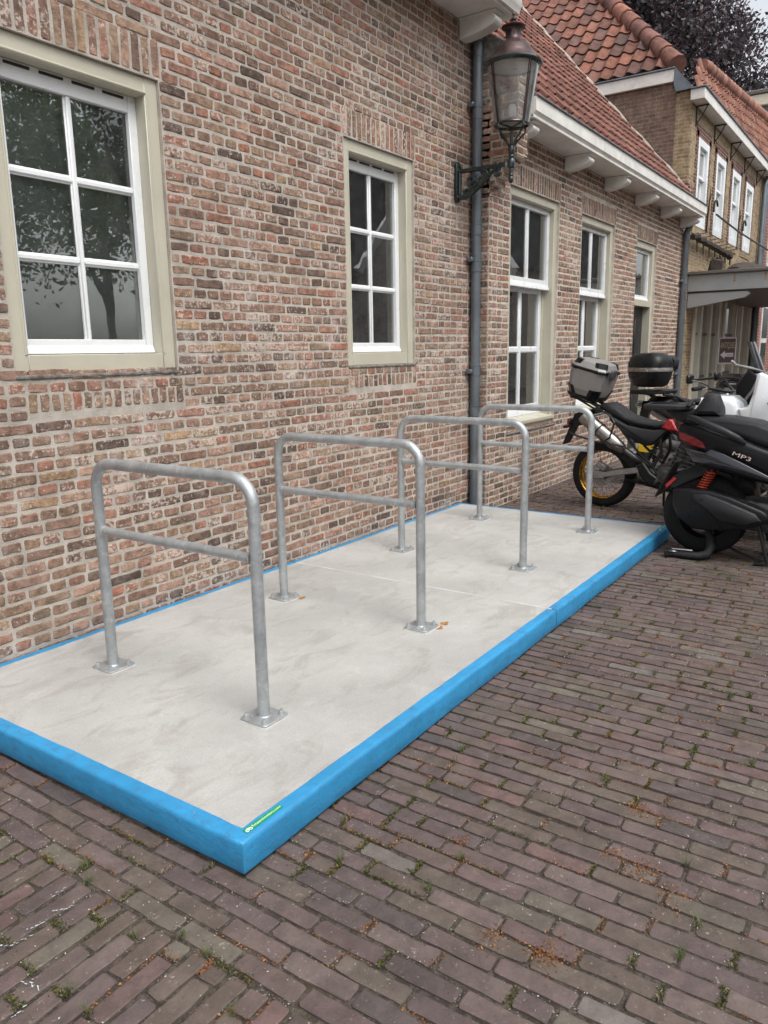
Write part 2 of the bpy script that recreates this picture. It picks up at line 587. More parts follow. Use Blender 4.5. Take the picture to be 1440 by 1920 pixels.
def m_blue(name):
    t = NT(name)
    base = (0.030, 0.255, 0.50)
    c = t.bright(base, t.ramp(t.noise(4, 5, 0.6), 0.3, 0.7, 0.88, 1.12))
    st = t.noise(1.0, 5, 0.6, vec=t.mapped(t.pos(), (5, 5, 60)))
    c = t.mix(t.ramp(st, 0.55, 0.75, 0, 0.25), c, (0.03, 0.17, 0.42))
    ch = t.math('MULTIPLY', t.math('SUBTRACT', t.noise(30, 7, 0.76), 0.675), 30, True)
    c = t.mix(t.math('MULTIPLY', ch, 0.8), c, (0.55, 0.55, 0.52))
    gr = t.noise(1.0, 5, 0.7, vec=t.mapped(t.pos(), (14, 14, 45)))
    c = t.mix(t.ramp(gr, 0.48, 0.70, 0, 0.5), c, (0.05, 0.13, 0.23))
    h = t.math('ADD', t.noise(30, 4), t.math('MULTIPLY', t.noise(160, 3), 0.4))
    return t.bsdf(c, t.ramp(t.noise(12, 3), 0.3, 0.7, 0.42, 0.6), 0, t.bump(h, 0.005, 0.6), 0.45)


M = {}
M['brick'] = m_brick('weathered brick')
M['mortar'] = m_mortar('mortar', srgb(186, 178, 168))
M['paver'] = m_paver('clay paver')
M['concrete'] = m_concrete('washed concrete')
M['blue'] = m_blue('blue paint')
M['galv'] = m_galv('galvanised steel')
M['beige'] = m_plain('beige window paint', srgb(186, 182, 165), 0.38, var=0.05, scale=3, bump=0.0006, dirt=0.06)
M['white'] = m_plain('white window paint', srgb(226, 229, 230), 0.33, var=0.03, scale=3, bump=0.0005)
M['whitewood'] = m_plain('weathered white wood', srgb(222, 220, 214), 0.5, var=0.08, scale=4, bump=0.001, dirt=0.22)
M['slate'] = m_plain('slate', (0.17, 0.16, 0.145), 0.85, var=0.45, scale=25, bump=0.004)
M['zinc'] = m_plain('grey zinc', (0.15, 0.175, 0.195), 0.45, 0.5, var=0.15, scale=5, bump=0.0006)
M['iron'] = m_plain('black green cast iron', (0.010, 0.022, 0.022), 0.28, 0.0, var=0.2, bump=0.0012, bscale=140, coat=0.35)
M['black'] = m_plain('black paint', (0.012, 0.013, 0.014), 0.4, var=0.1)
M['glass'] = m_glass('window glass', painted_sheen=0.025)
M['room'] = m_plain('dim room plaster', (0.42, 0.42, 0.40), 0.9)
M['blind'] = m_plain('grey green blind', (0.27, 0.31, 0.29), 0.8, var=0.08)

# ================================================================== brick laying
PAL = [srgb(*c) for c in ((150, 119, 105), (153, 115, 101), (143, 110, 97), (158, 126, 112), (138, 110, 97), (146, 118, 101),
                          (132, 104, 92), (141, 115, 98), (154, 112, 96), (151, 126, 109), (128, 104, 93), (160, 130, 115))]
PAL_RARE = [srgb(*c) for c in ((108, 88, 79), (102, 85, 78), (154, 106, 89), (158, 130, 104), (116, 96, 86), (119, 101, 87))]


def brick_tint(rare=0.2):
    c = PAL_RARE[rng.integers(len(PAL_RARE))] if rng.random() < rare else PAL[rng.integers(len(PAL))]
    c = np.array(c); c = (c + (c.mean() - c) * 0.12) * [1.0, 0.985, 0.92]
    return c * (0.83 + 0.3 * rng.random())


_TOPO = {}


def topo(nu, nt):
    if (nu, nt) not in _TOPO:
        F = []
        W = nu + 1
        for j in range(nt):
            for i in range(nu):
                F.append((j * W + i, j * W + i + 1, (j + 1) * W + i + 1, (j + 1) * W + i))
        ring = [i for i in range(W)] + [j * W + nu for j in range(1, nt + 1)] + \
               [nt * W + i for i in range(nu - 1, -1, -1)] + [j * W for j in range(nt - 1, 0, -1)]
        n0 = W * (nt + 1)
        for k in range(len(ring)):
            a, b = ring[k], ring[(k + 1) % len(ring)]
            F.append((a, n0 + k, n0 + (k + 1) % len(ring), b))
        _TOPO[(nu, nt)] = (F, ring)
    return _TOPO[(nu, nt)]


def block(w, h, back=-0.03, rough=1.0, edge=0.008, round_=0.0024, proud=0.0, mid=2):
    """a hand-made brick: worn face, uneven rim; local (u, t, d)"""
    e = min(edge, w * 0.25, h * 0.25)
    us = np.array([-w / 2, -w / 2 + e] + [(-0.5 + (k + 1) / (mid + 0.0)) * w for k in range(mid - 1)] + [w / 2 - e, w / 2])
    ts = np.array([-h / 2, -h / 2 + e, h / 2 - e, h / 2])
    nu, nt = len(us) - 1, 3
    F, ring = topo(nu, nt)
    U, T = np.meshgrid(us, ts)
    U = U.ravel().copy(); T = T.ravel().copy()
    D = np.maximum(rng.normal(0, 0.0010 * rough, len(U)), -0.0015) + proud
    rim = np.array(ring)
    U[rim] -= np.sign(U[rim]) * rng.random(len(rim)) * 0.0052 * rough
    T[rim] -= np.sign(T[rim]) * rng.random(len(rim)) * 0.0056 * rough
    T += np.interp(U, np.linspace(-w / 2, w / 2, 4), rng.normal(0, 0.0011 * rough, 4))
    D[rim] -= round_ * (0.6 + 0.8 * rng.random(len(rim)))
    W = nu + 1
    for k in (0, nu, nt * W, nt * W + nu):
        U[k] -= np.sign(U[k]) * (0.002 + 0.005 * rng.random()) * rough
        T[k] -= np.sign(T[k]) * (0.002 + 0.005 * rng.random()) * rough
        D[k] -= 0.001
    a = rng.normal(0, 0.006 * rough) if w > h else rng.normal(0, 0.012 * rough)
    U, T = U + T * a, T - U * a * 0.6
    v = np.stack([U, T, D], 1)
    sk = v[rim].copy(); sk[:, 2] = back
    return np.concatenate([v, sk]), F


class Plane:
    """a wall face: origin, direction along it, outward normal (t is up)"""
    def __init__(self, o, u, n):
        self.o, self.u, self.nrm = np.array(o, float), np.array(u, float), np.array(n, float)
        self.t = np.array([0, 0, 1.0])

    def at(self, v, cu, ct):
        return self.o + (v[:, :1] + cu) * self.u + (v[:, 1:2] + ct) * self.t + v[:, 2:3] * self.nrm


def lay(pl, u0, u1, z0, z1, holes=(), pitch=0.0622, joint=0.0105, ln=0.211, hd=0.098, rare=0.17, off=0.0, edge_deep=True, rough=1.0, start=0):
    """cross bond: a course of stretchers, a course of headers"""
    out = []
    k = int(math.floor(z0 / pitch))
    flip = (pl.u[0] * pl.nrm[1] - pl.u[1] * pl.nrm[0])      # handedness of (u, t, n)
    while k * pitch < z1 - 0.012:
        za = k * pitch; zc = za + pitch / 2
        k += 1
        lo, hi = max(za, z0), min(za + pitch, z1)
        if hi - lo < 0.022: continue
        spans = [(u0, u1)]
        for (a, b, c, d) in holes:
            if c < zc < d:
                ns = []
                for s0, s1 in spans:
                    if b <= s0 or a >= s1: ns.append((s0, s1)); continue
                    if a > s0: ns.append((s0, a))
                    if b < s1: ns.append((b, s1))
                spans = ns
        L = ln if (k + start) % 2 == 0 else hd
        step = L + joint
        ph = off + (0.0 if (k + start) % 2 == 0 else step * 0.25) + (step * 0.5 if (k + start) % 4 == 0 else 0)
        for s0, s1 in spans:
            x = math.floor((s0 - ph) / step) * step + ph
            cuts = [s0]
            while True:
                x += step
                q = x + rng.normal(0, 0.006)
                if q >= s1 - 0.045: break
                if q - cuts[-1] < 0.045: continue
                cuts.append(q)
            cuts.append(s1)
            for a, b in zip(cuts[:-1], cuts[1:]):
                w = b - a - joint * (0.75 + 0.5 * rng.random())
                if w < 0.02: continue
                h = hi - lo - joint * (0.8 + 0.45 * rng.random())
                deep = edge_deep and (a == s0 or b == s1)
                v, f = block(w, h, back=-0.10 if deep else -0.03, mid=3 if w > 0.15 else 2, rough=rough, proud=max(rng.normal(0.0004, 0.0012), -0.0008))
                cu = (a + b) / 2
                cz = (lo + hi) / 2 + 0.0035 * math.sin(cu * 2.1 + k * 0.7) + rng.normal(0, 0.0009)
                out.append((pl.at(v, cu, cz), f if flip < 0 else [q[::-1] for q in f], brick_tint(rare), rng.random()))
    return out


def soldiers(pl, u0, u1, z0, z1, pitch=0.062, joint=0.011, rare=0.25, lean=0.0):
    """a row of bricks on end"""
    out = []
    n = max(1, round((u1 - u0) / pitch)); p = (u1 - u0) / n
    flip = (pl.u[0] * pl.nrm[1] - pl.u[1] * pl.nrm[0])
    for i in range(n):
        w = p - joint * (0.7 + 0.6 * rng.random()); h = (z1 - z0) - 0.008 - 0.01 * rng.random()
        v, f = block(h, w, back=-0.10, mid=3)
        v = v[:, [1, 0, 2]] * [1, 1, 1]
        s = (i + 0.5) / n - 0.5
        v[:, 0] += v[:, 1] * lean * s * 2
        cu = u0 + (i + 0.5) * p
        out.append((pl.at(v, cu, (z0 + z1) / 2 + rng.normal(0, 0.002)), [q[::-1] for q in f] if flip < 0 else f, brick_tint(rare), rng.random()))
    return out


def slab_with_holes(mb, x0, x1, z0, z1, holes, y0, y1):
    """wall body: boxes around rectangular openings"""
    xs = sorted({x0, x1, *[min(max(h[0], x0), x1) for h in holes], *[min(max(h[1], x0), x1) for h in holes]})
    for a, b in zip(xs[:-1], xs[1:]):
        m = (a + b) / 2
        hs = sorted((h[2], h[3]) for h in holes if h[0] < m < h[1])
        z = z0
        for c, d in hs:
            if c > z: mb.box(a, b, y0, y1, z, c)
            z = max(z, d)
        if z < z1: mb.box(a, b, y0, y1, z, z1)


def window(house, x0, x1, z0, z1, yf, cols, rows, panes=None, name='window', blind=0.0, vents=True, recess=0.075,
           fw=0.085, sill=0.095, head=0.09, blind_mat=None):
    """beige box frame, white sash with glazing bars, one pane per light; yf = face of the frame"""
    d = 0.14
    b = MB()
    b.box(x0, x0 + fw, yf, yf + d, z0, z1, 0.004)
    b.box(x1 - fw, x1, yf, yf + d, z0, z1, 0.004)
    b.box(x0 + fw - 0.002, x1 - fw + 0.002, yf + 0.0015, yf + d, z1 - head, z1 - 0.001, 0.004)
    b.box(x0 + fw - 0.002, x1 - fw + 0.002, yf + 0.0015, yf + d, z0 + 0.001, z0 + sill, 0.004)
    win = b.build(name, M['beige'], house)
    b = MB()                                       # quarter-round bead on the inner arris
    i = fw - 0.012
    b.tube([(x0 + i, yf + 0.002, z0 + sill), (x0 + i, yf + 0.002, z1 - head + 0.012)], 0.008, 8)
    b.tube([(x1 - i, yf + 0.002, z0 + sill), (x1 - i, yf + 0.002, z1 - head + 0.012)], 0.008, 8)
    b.tube([(x0 + i, yf + 0.002, z1 - head + 0.012), (x1 - i, yf + 0.002, z1 - head + 0.012)], 0.008, 8)
    b.build('bead', M['beige'], win)
    sash(win, x0 + fw, x1 - fw, z0 + sill, z1 - head, yf + recess, cols, rows, vents=vents)
    return win


def sash(win, x0, x1, z0, z1, ys, cols, rows, stile=0.052, top=0.05, bot=0.075, bar=0.026, vents=False):
    b = MB()
    t = 0.045
    if vents: top += 0.035
    b.box(x0, x0 + stile, ys, ys + t, z0, z1, 0.003)
    b.box(x1 - stile, x1, ys, ys + t, z0, z1, 0.003)
    b.box(x0 + stile, x1 - stile, ys + 0.0012, ys + t, z1 - top, z1 - 0.001, 0.003)
    b.box(x0 + stile, x1 - stile, ys + 0.0012, ys + t, z0 + 0.001, z0 + bot, 0.003)
    b.prism([(ys + 0.0014, z0 + bot * 0.62), (ys - 0.014, z0 + 0.012), (ys - 0.014, z0 + 0.004), (ys + 0.0014, z0 + 0.004)], 'x', x0 + 0.004, x1 - 0.004)
    ix0, ix1, iz0, iz1 = x0 + stile, x1 - stile, z0 + bot, z1 - top
    s = b.build('sash', M['white'], win)
    pw, ph = (ix1 - ix0) / cols, (iz1 - iz0) / rows
    for i in range(1, cols):
        x = ix0 + pw * i
        m = MB().box(x - bar / 2, x + bar / 2, ys + 0.010, ys + 0.038, iz0 - 0.002, iz1 + 0.002, 0.005)
        m.box(x - bar / 2 - 0.009, x + bar / 2 + 0.009, ys + 0.020, ys + 0.037, iz0 - 0.001, iz1 + 0.001, 0.004)
        m.build('glazing_bar', M['white'], win)
    for j in range(1, rows):
        z = iz0 + ph * j
        for i in range(cols):
            xa, xb = ix0 + pw * i + (bar / 2 if i else -0.001), ix0 + pw * (i + 1) - (bar / 2 if i < cols - 1 else -0.001)
            m = MB().box(xa, xb, ys + 0.0115, ys + 0.037, z - bar / 2, z + bar / 2, 0.005)
            m.box(xa, xb, ys + 0.021, ys + 0.036, z - bar / 2 - 0.009, z + bar / 2 + 0.009, 0.004)
            m.build('glazing_bar', M['white'], win)
    for i in range(cols):
        for j in range(rows):
            MB().box(ix0 + pw * i + 0.002, ix0 + pw * (i + 1) - 0.002, ys + 0.026, ys + 0.030,
                     iz0 + ph * j + 0.002, iz0 + ph * (j + 1) - 0.002).build('pane', M['glass'], win, smooth=0)
    if vents:
        n = 2 * cols
        for i in range(n):
            c = ix0 + (i + 0.5) * (ix1 - ix0) / n
            MB().box(c - 0.065, c + 0.065, ys - 0.003, ys + 0.004, z1 - 0.024, z1 - 0.010, 0.002).build('vent_slot', M['black'], win)
    return s


def room(house, x0, x1, z0, z1, y0, depth=2.2, m='room'):
    """dim space behind an opening"""
    b = MB()
    x0 -= 0.25; x1 += 0.25; z0 -= 0.3; z1 += 0.2
    y1 = y0 + depth
    v = [(x0, y0, z0), (x1, y0, z0), (x1, y1, z0), (x0, y1, z0), (x0, y0, z1), (x1, y0, z1), (x1, y1, z1), (x0, y1, z1)]
    b.add(v, [(0, 1, 2, 3), (7, 6, 5, 4), (3, 2, 6, 7), (0, 3, 7, 4), (2, 1, 5, 6)])
    return b.build('room_lining', M[m], house, smooth=0, fix=False)


# ================================================================== the near house (left)
Y1 = 3.49                                            # its brick face
near = thing('brick_house', (3.9, 3.7, 0), 'nearest brick house with two six-pane white windows in beige frames', 'house')
W1 = (2.05, 3.03, 1.465, 2.985)
W2 = (4.665, 5.60, 1.447, 3.045)
so = 0.20
holes1 = [(W1[0], W1[1], W1[2], W1[3]), (W2[0], W2[1], W2[2], W2[3])]
lay_holes = holes1 + [(W1[0] - 0.02, W1[1] + 0.02, W1[3] - 0.001, W1[3] + so), (W2[0] - 0.02, W2[1] + 0.02, W2[3] - 0.001, W2[3] + so),
                      (W1[0] + 0.04, W1[1] + 0.03, 1.272, 1.384), (W2[0], W2[1] + 0.02, 1.272, 1.384)]
X1E = 6.735
p1 = Plane((0, Y1, 0), (1, 0, 0), (0, -1, 0))
bricks = lay(p1, -0.8, X1E, -0.03, 4.6, lay_holes)
for w in (W1, W2):
    bricks += soldiers(p1, w[0] - 0.02, w[1] + 0.02, w[3] + 0.002, w[3] + so)
bricks += soldiers(p1, W1[0] + 0.04, W1[1] + 0.03, 1.276, 1.382) + soldiers(p1, W2[0], W2[1] + 0.02, 1.276, 1.382)
mb = MB()
slab_with_holes(mb, -0.8, X1E, -0.05, 4.6, holes1, Y1 + 0.0032, Y1 + 0.30)
wall1 = mb.build('wall', M['mortar'], near, smooth=0)
emit(wall1, 'brick', bricks, M['brick'], 300, 'distant_bricks', smooth=13)
for w in (W1, W2):
    win = window(near, *w, Y1 + 0.022, 2, 3)
    MB().box(w[0] - 0.005, w[1] + 0.005, Y1 - 0.007, Y1 + 0.15, w[2] - 0.020, w[2] - 0.001, 0.005).build('sill', M['slate'], win)
    room(near, *w, Y1 + 0.31)
# a blind hangs behind the right half of the large window
MB().box(2.10, 2.98, Y1 + 0.17, Y1 + 0.18, 1.50, 2.93).build('blind', M['blind'], near)
MB().box(4.72, 5.55, Y1 + 0.27, Y1 + 0.28, 1.50, 3.0).build('blind', M['blind'], near)  # blind added behind the second window to lighten its dark panes

# eaves: white boxed gutter on curved brackets
ZS = 4.30
b = MB()
b.box(-0.8, 6.62, Y1 - 0.40, Y1 + 0.02, ZS, ZS + 0.028, 0.003)
b.build('soffit', M['whitewood'], near)
b = MB()
b.prism([(Y1 - 0.405, ZS + 0.012), (Y1 - 0.425, ZS + 0.02), (Y1 - 0.44, ZS + 0.06), (Y1 - 0.45, ZS + 0.075), (Y1 - 0.45, ZS + 0.21), (Y1 - 0.30, ZS + 0.21), (Y1 - 0.30, ZS + 0.03), (Y1 - 0.405, ZS + 0.03)], 'x', -0.8, 6.62)
b.build('gutter', M['whitewood'], near)
MB().box(-0.8, 6.64, Y1 - 0.47, Y1 - 0.28, ZS + 0.212, ZS + 0.224, 0.003).build('gutter_lip', M['zinc'], near)
MB().box(-0.8, 6.6, Y1 - 0.3, Y1 + 0.3, ZS + 0.24, ZS + 0.6).build('attic_wall', M['mortar'], near)


def bracket(house, x, yw, zs, L=0.33, H=0.16, w=0.13):
    pts = [(yw, zs), (yw - L, zs), (yw - L - 0.01, zs - 0.02)]
    for k in range(9):
        a = math.pi * 0.5 * k / 8
        pts.append((yw - L + 0.02 - 0.055 * math.sin(a * 2) * 0.6, zs - 0.02 - (H * 0.55) * k / 8))
    pts += [(yw - L * 0.72, zs - H * 0.80), (yw - L * 0.45, zs - H * 0.92), (yw - 0.03, zs - H), (yw, zs - H)]
    o = MB().prism(pts, 'x', x - w / 2, x + w / 2, 0.006).build('bracket', M['whitewood'], house)
    MB().box(x - w / 2 - 0.012, x + w / 2 + 0.012, yw - L - 0.02, yw - 0.0, zs - 0.016, zs - 0.002, 0.003).build('bracket_cap', M['whitewood'], o)


for x in (6.40, 5.2, 4.0, 2.8, 1.6, 0.4):
    bracket(near, x, Y1 - 0.004, ZS - 0.001)


def downpipe(house, x, y, z0, z1, r=0.042, clips=(), sleeves=(), top=None):
    path = [(x, y, z0), (x, y, z1)]
    if top is not None: path += top
    o = MB().tube(path, r, 16).build('downpipe', M['zinc'], house)
    for z in sleeves:
        MB().lathe([(r + 0.0006, z - 0.05), (r + 0.004, z - 0.048), (r + 0.004, z + 0.04), (r + 0.007, z + 0.042), (r + 0.007, z + 0.05), (r + 0.0006, z + 0.052)], (x, y, 0), 16).build('pipe_sleeve', M['zinc'], o)
    for z in clips:
        c = MB()
        c.lathe([(r + 0.0008, z - 0.014), (r + 0.005, z - 0.014), (r + 0.005, z + 0.014), (r + 0.0008, z + 0.014)], (x, y, 0), 16)
        c.box(x - r - 0.045, x - r + 0.002, y - 0.004, y + 0.055, z - 0.02, z + 0.02, 0.006)
        c.build('pipe_clip', M['zinc'], o)
    return o


PX, PY = 6.57, Y1 - 0.062
downpipe(near, PX, PY, 0.0, 4.17, 0.045, clips=(1.35, 2.36, 3.66), sleeves=(0.98, 1.36, 2.30, 2.62, 3.60, 4.10))
b = MB()
b.box(PX - 0.05, PX + 0.05, PY - 0.05, PY + 0.05, 4.165, 4.19, 0.006)
b.box(PX - 0.04, PX + 0.04, PY - 0.04, PY + 0.04, 4.19, ZS, 0.004)
b.build('pipe_hopper', M['zinc'], near)

M['blind_pale'] = m_plain('pale grey green blind', (0.40, 0.44, 0.41), 0.8, var=0.08)
# ================================================================== the low house with the long white gutter
Y2 = 3.325
X2, X2E = 6.625, 13.86
low = thing('brick_house', (10, 3.7, 0), 'low brick house with tiled roof, long white gutter and tall windows', 'house')
W3 = (7.06, 8.31, 0.72, 3.085)
W4 = (8.98, 10.19, 0.72, 3.07)
D5 = (11.15, 12.14, 0.0, 3.015)
ZT = 3.56                                            # soffit
holes2 = [W3, W4, D5]
so2 = 0.20
lay2 = holes2 + [(h[0] - 0.02, h[1] + 0.02, h[3] - 0.001, h[3] + so2) for h in holes2] + \
       [(W3[0], W3[1], 0.50, 0.61), (W4[0], W4[1], 0.50, 0.61)]
p2 = Plane((0, Y2, 0), (1, 0, 0), (0, -1, 0))
bricks = lay(p2, X2, X2E, -0.03, ZT + 0.06, lay2, rare=0.14, off=0.05)
for h in holes2:
    bricks += soldiers(p2, h[0] - 0.02, h[1] + 0.02, h[3] + 0.002, h[3] + so2, pitch=0.058)
for h in (W3, W4):
    bricks += soldiers(p2, h[0], h[1], 0.502, 0.608)
p2r = Plane((X2, 0, 0), (0, 1, 0), (-1, 0, 0))       # its end, facing the near house
bricks += lay(p2r, Y2 + 0.004, Y1 + 0.05, -0.03, 2.9, edge_deep=False, start=1, off=0.02)
# the end of the wall corbels out to close the gutter
cb = [(0.0, 2.90, 3.00), (-0.06, 3.00, 3.06), (-0.13, 3.06, 3.13), (-0.21, 3.13, 3.21), (-0.27, 3.21, 3.42), (-0.27, 3.42, 4.00)]
mb = MB()
slab_with_holes(mb, X2 + 0.006, X2E, -0.05, ZT + 0.1, holes2, Y2 + 0.0032, Y2 + 0.30)
for dy, za, zb in cb:
    bricks += lay(p2r, Y2 + dy, Y1 + 0.05, za, zb, edge_deep=True, start=1, off=0.03)
    pc = Plane((0, Y2 + dy, 0), (1, 0, 0), (0, -1, 0))
    bricks += lay(pc, X2, X2 + 0.21, za, zb, edge_deep=True)
    mb.box(X2 + 0.006, X2 + 0.205, Y2 + dy + 0.006, Y1 + 0.2, za, zb)
M['mortar_pale'] = m_mortar('pale mortar', srgb(204, 195, 183))
wall2 = mb.build('wall', M['mortar_pale'], low, smooth=0)
emit(wall2, 'brick', bricks, M['brick'], 300, 'distant_bricks', smooth=13)
MB().prism([(Y2 - 0.30, 4.005), (Y1 + 0.25, 4.005), (Y1 + 0.25, 4.30), (Y2 - 0.02, 4.22), (Y2 - 0.30, 4.05)], 'x', X2 - 0.03, X2 + 0.19, 0.01).build('parapet_cap', M['slate'], low)

for w in (W3, W4):
    x0, x1, z0, z1 = w
    yf = Y2 + 0.03
    b = MB()
    fw = 0.085
    for a, c in ((x0, x0 + fw), (x1 - fw, x1)):
        b.box(a, c, yf, yf + 0.19, z0, z1, 0.004)
    b.box(x0 + fw - 0.002, x1 - fw + 0.002, yf + 0.0015, yf + 0.19, z1 - 0.09, z1 - 0.001, 0.004)
    b.prism([(yf - 0.03, z0 + 0.06), (yf - 0.03, z0 + 0.09), (yf + 0.19, z0 + 0.15), (yf + 0.19, z0 + 0.002), (yf + 0.003, z0 + 0.002), (yf + 0.003, z0 + 0.06)], 'x', x0 + 0.004, x1 - 0.004)
    win = b.build('window', M['beige'], low)
    b = MB()
    i = fw - 0.012
    for x in (x0 + i, x1 - i):
        b.tube([(x, yf + 0.002, z0 + 0.15), (x, yf + 0.002, z1 - 0.078)], 0.008, 6)
    b.tube([(x0 + i, yf + 0.002, z1 - 0.078), (x1 - i, yf + 0.002, z1 - 0.078)], 0.008, 6)
    b.build('bead', M['beige'], win)
    zm = 2.17
    sash(win, x0 + fw, x1 - fw, zm, z1 - 0.09, yf + 0.05, 2, 1, stile=0.06, bot=0.10, bar=0.05)
    sash(win, x0 + fw + 0.03, x1 - fw - 0.03, z0 + 0.125, zm + 0.01, yf + 0.115, 2, 2, stile=0.06, bot=0.11, bar=0.05)
    for a, c in ((x0 + fw, x0 + fw + 0.03), (x1 - fw - 0.03, x1 - fw)):
        MB().box(a, c, yf + 0.10, yf + 0.18, z0 + 0.13, zm).build('sash_lining', M['beige'], win)
    MB().box(x0 - 0.004, x1 + 0.004, Y2 - 0.014, Y2 + 0.1, z0 - 0.02, z0 - 0.001, 0.004).build('sill', M['slate'], win)
    room(low, *w, Y2 + 0.31)
    MB().box(x0 + 0.06, x1 - 0.05, Y2 + 0.215, Y2 + 0.222, z0 + 0.12, z1 - 0.12).build('blind', M['blind_pale'], low)

# the door
x0, x1, z0, z1 = D5
yf = Y2 + 0.03
b = MB()
for a, c in ((x0, x0 + 0.09), (x1 - 0.09, x1)):
    b.box(a, c, yf, yf + 0.18, z0, z1, 0.004)
b.box(x0 + 0.088, x1 - 0.088, yf + 0.0015, yf + 0.18, z1 - 0.09, z1 - 0.001, 0.004)
b.box(x0 + 0.088, x1 - 0.088, yf + 0.0015, yf + 0.18, 2.13, 2.22, 0.004)
dr = b.build('door_frame', M['beige'], low)
sash(dr, x0 + 0.09, x1 - 0.09, 2.22, z1 - 0.09, yf + 0.05, 1, 1, stile=0.055, bot=0.07)
b = MB().box(x0 + 0.09, x1 - 0.09, yf + 0.11, yf + 0.155, 0.03, 2.13, 0.003)
door = b.build('door', M['black'], low)
for za, zb in ((0.2, 0.85), (1.0, 1.95)):
    for xa, xb in ((x0 + 0.17, (x0 + x1) / 2 - 0.03), ((x0 + x1) / 2 + 0.03, x1 - 0.17)):
        MB().box(xa, xb, yf + 0.100, yf + 0.112, za, zb, 0.008).build('door_panel', M['black'], door)
MB().lathe([(0.0, 0), (0.022, 0.004), (0.028, 0.02), (0.02, 0.035), (0.009, 0.04), (0.009, 0.06)], (x0 + 0.15, yf + 0.052, 1.0), 14, 'y').build('door_knob', M['galv'], door)
room(low, x0, x1, z0 + 0.35, z1, Y2 + 0.31)
MB().box(x0 - 0.02, x1 + 0.02, Y2 - 0.05, Y2 + 0.2, 0.0, 0.028, 0.008).build('door_step', M['slate'], low)

# gutter, brackets and roof
GX0, GX1 = X2 + 0.21, 13.62
YG = 2.985
MB().box(GX0, GX1 - 0.06, YG + 0.02, Y2 + 0.02, ZT, ZT + 0.025, 0.003).build('soffit', M['whitewood'], low)
b = MB()
b.prism([(YG + 0.05, ZT + 0.01), (YG + 0.03, ZT + 0.012), (YG + 0.012, ZT + 0.045), (YG, ZT + 0.055), (YG, ZT + 0.17), (YG + 0.14, ZT + 0.17), (YG + 0.14, ZT + 0.03), (YG + 0.05, ZT + 0.03)], 'x', GX0, GX1)
b.build('gutter', M['whitewood'], low)
MB().box(GX0, GX1 + 0.01, YG - 0.018, YG + 0.16, ZT + 0.172, ZT + 0.184, 0.003).build('gutter_lip', M['zinc'], low)
for x in (6.98, 8.45, 9.75, 11.0, 12.25, 13.40):
    bracket(low, x, Y2 - 0.004, ZT - 0.001, L=0.27, H=0.145, w=0.14)
downpipe(low, 13.60, Y2 - 0.06, 0.0, 3.36, 0.05, clips=(1.1, 2.6), sleeves=(1.55, 2.6, 3.3), top=[(13.60, Y2 - 0.10, 3.44), (13.60, Y2 - 0.14, ZT)])

PITCH = math.atan(1.125)


class Slope:
    """a roof face: origin, direction along the eaves, up-slope direction"""
    def __init__(self, o, u, s):
        self.o, self.u, self.s = np.array(o, float), np.array(u, float) / np.linalg.norm(u), np.array(s, float) / np.linalg.norm(s)
        n = np.cross(self.u, self.s)
        self.n = n if n[2] > 0 else -n

    def at(self, v):
        return self.o + v[:, :1] * self.u + v[:, 1:2] * self.s + v[:, 2:3] * self.n


def tile_piece(prof, ln, thick=0.014):
    """a roof tile: cross-section (u, height) run up the slope, thin and open at the lower end; tail raised"""
    P = np.array(prof, float); n = len(P)
    V = []
    for s, lift in ((0.0, 0.032), (ln, 0.0)):
        top = np.stack([P[:, 0], np.full(n, s), P[:, 1] + lift], 1)
        bot = top - [0, 0, thick]
        V += [top, bot]
    V = np.concatenate(V)
    F = []
    for i in range(n - 1):
        F.append((i, i + 1, 2 * n + i + 1, 2 * n + i))
        F.append((n + i + 1, n + i, 3 * n + i, 3 * n + i + 1))
        F.append((i + 1, i, n + i, n + i + 1))
    F.append((0, 2 * n, 3 * n, n)); F.append((n - 1, 2 * n - 1, 4 * n - 1, 3 * n - 1))
    return V, F


def tile_roof(parent, sl, u0, u1, s1, w, gauge, prof, pal, mat, clip=None, limit=300, jitter=0.004, name='roof_tile', s0=0.0):
    out = []
    tv, tf = tile_piece(prof, gauge + 0.06)
    r = 0
    while s0 + r * gauge < s1:
        n = int((u1 - u0) / w)
        for i in range(n):
            cu = u0 + (i + 0.5) * w
            if clip and not clip(cu, s0 + r * gauge): continue
            v = tv.copy()
            v[:, 1] += s0 + r * gauge + rng.normal(0, jitter)
            a = rng.normal(0, 0.006)
            v[:, 0] += cu + (v[:, 1] - r * gauge) * a
            v[:, 2] += rng.normal(0, 0.0015)
            c = np.array(pal[rng.integers(len(pal))]) * (0.8 + 0.4 * rng.random())
            out.append((sl.at(v), tf, c, rng.random()))
        r += 1
    emit(parent, name, out, mat, limit, 'distant_roof_tiles', smooth=35)


M['tile_flat'] = m_tile('flat clay tile', 0.15)
M['tile_pan'] = m_tile('weathered pantile', 0.25)
sl2 = Slope((0, YG + 0.135, ZT + 0.165), (1, 0, 0), (0, math.cos(PITCH), math.sin(PITCH)))
RL = 5.6
roof2 = MB().loft([[sl2.at(np.array([[x, s, d]]))[0] for s, d in ((-0.02, -0.03), (RL, -0.03), (RL, -0.10), (-0.02, -0.10))] for x in (X2 + 0.02, X2E)]).build('roof', M['slate'], low, smooth=0)
flat_prof = [(-0.125, 0.0), (-0.118, 0.044), (-0.098, 0.052), (-0.078, 0.040), (-0.070, 0.004), (-0.01, 0.0), (0.005, 0.018), (0.022, 0.018), (0.037, 0.0), (0.118, 0.002)]
pal_flat = [srgb(*c) for c in ((126, 87, 76), (121, 83, 73), (131, 92, 80), (116, 80, 71), (124, 90, 80))]
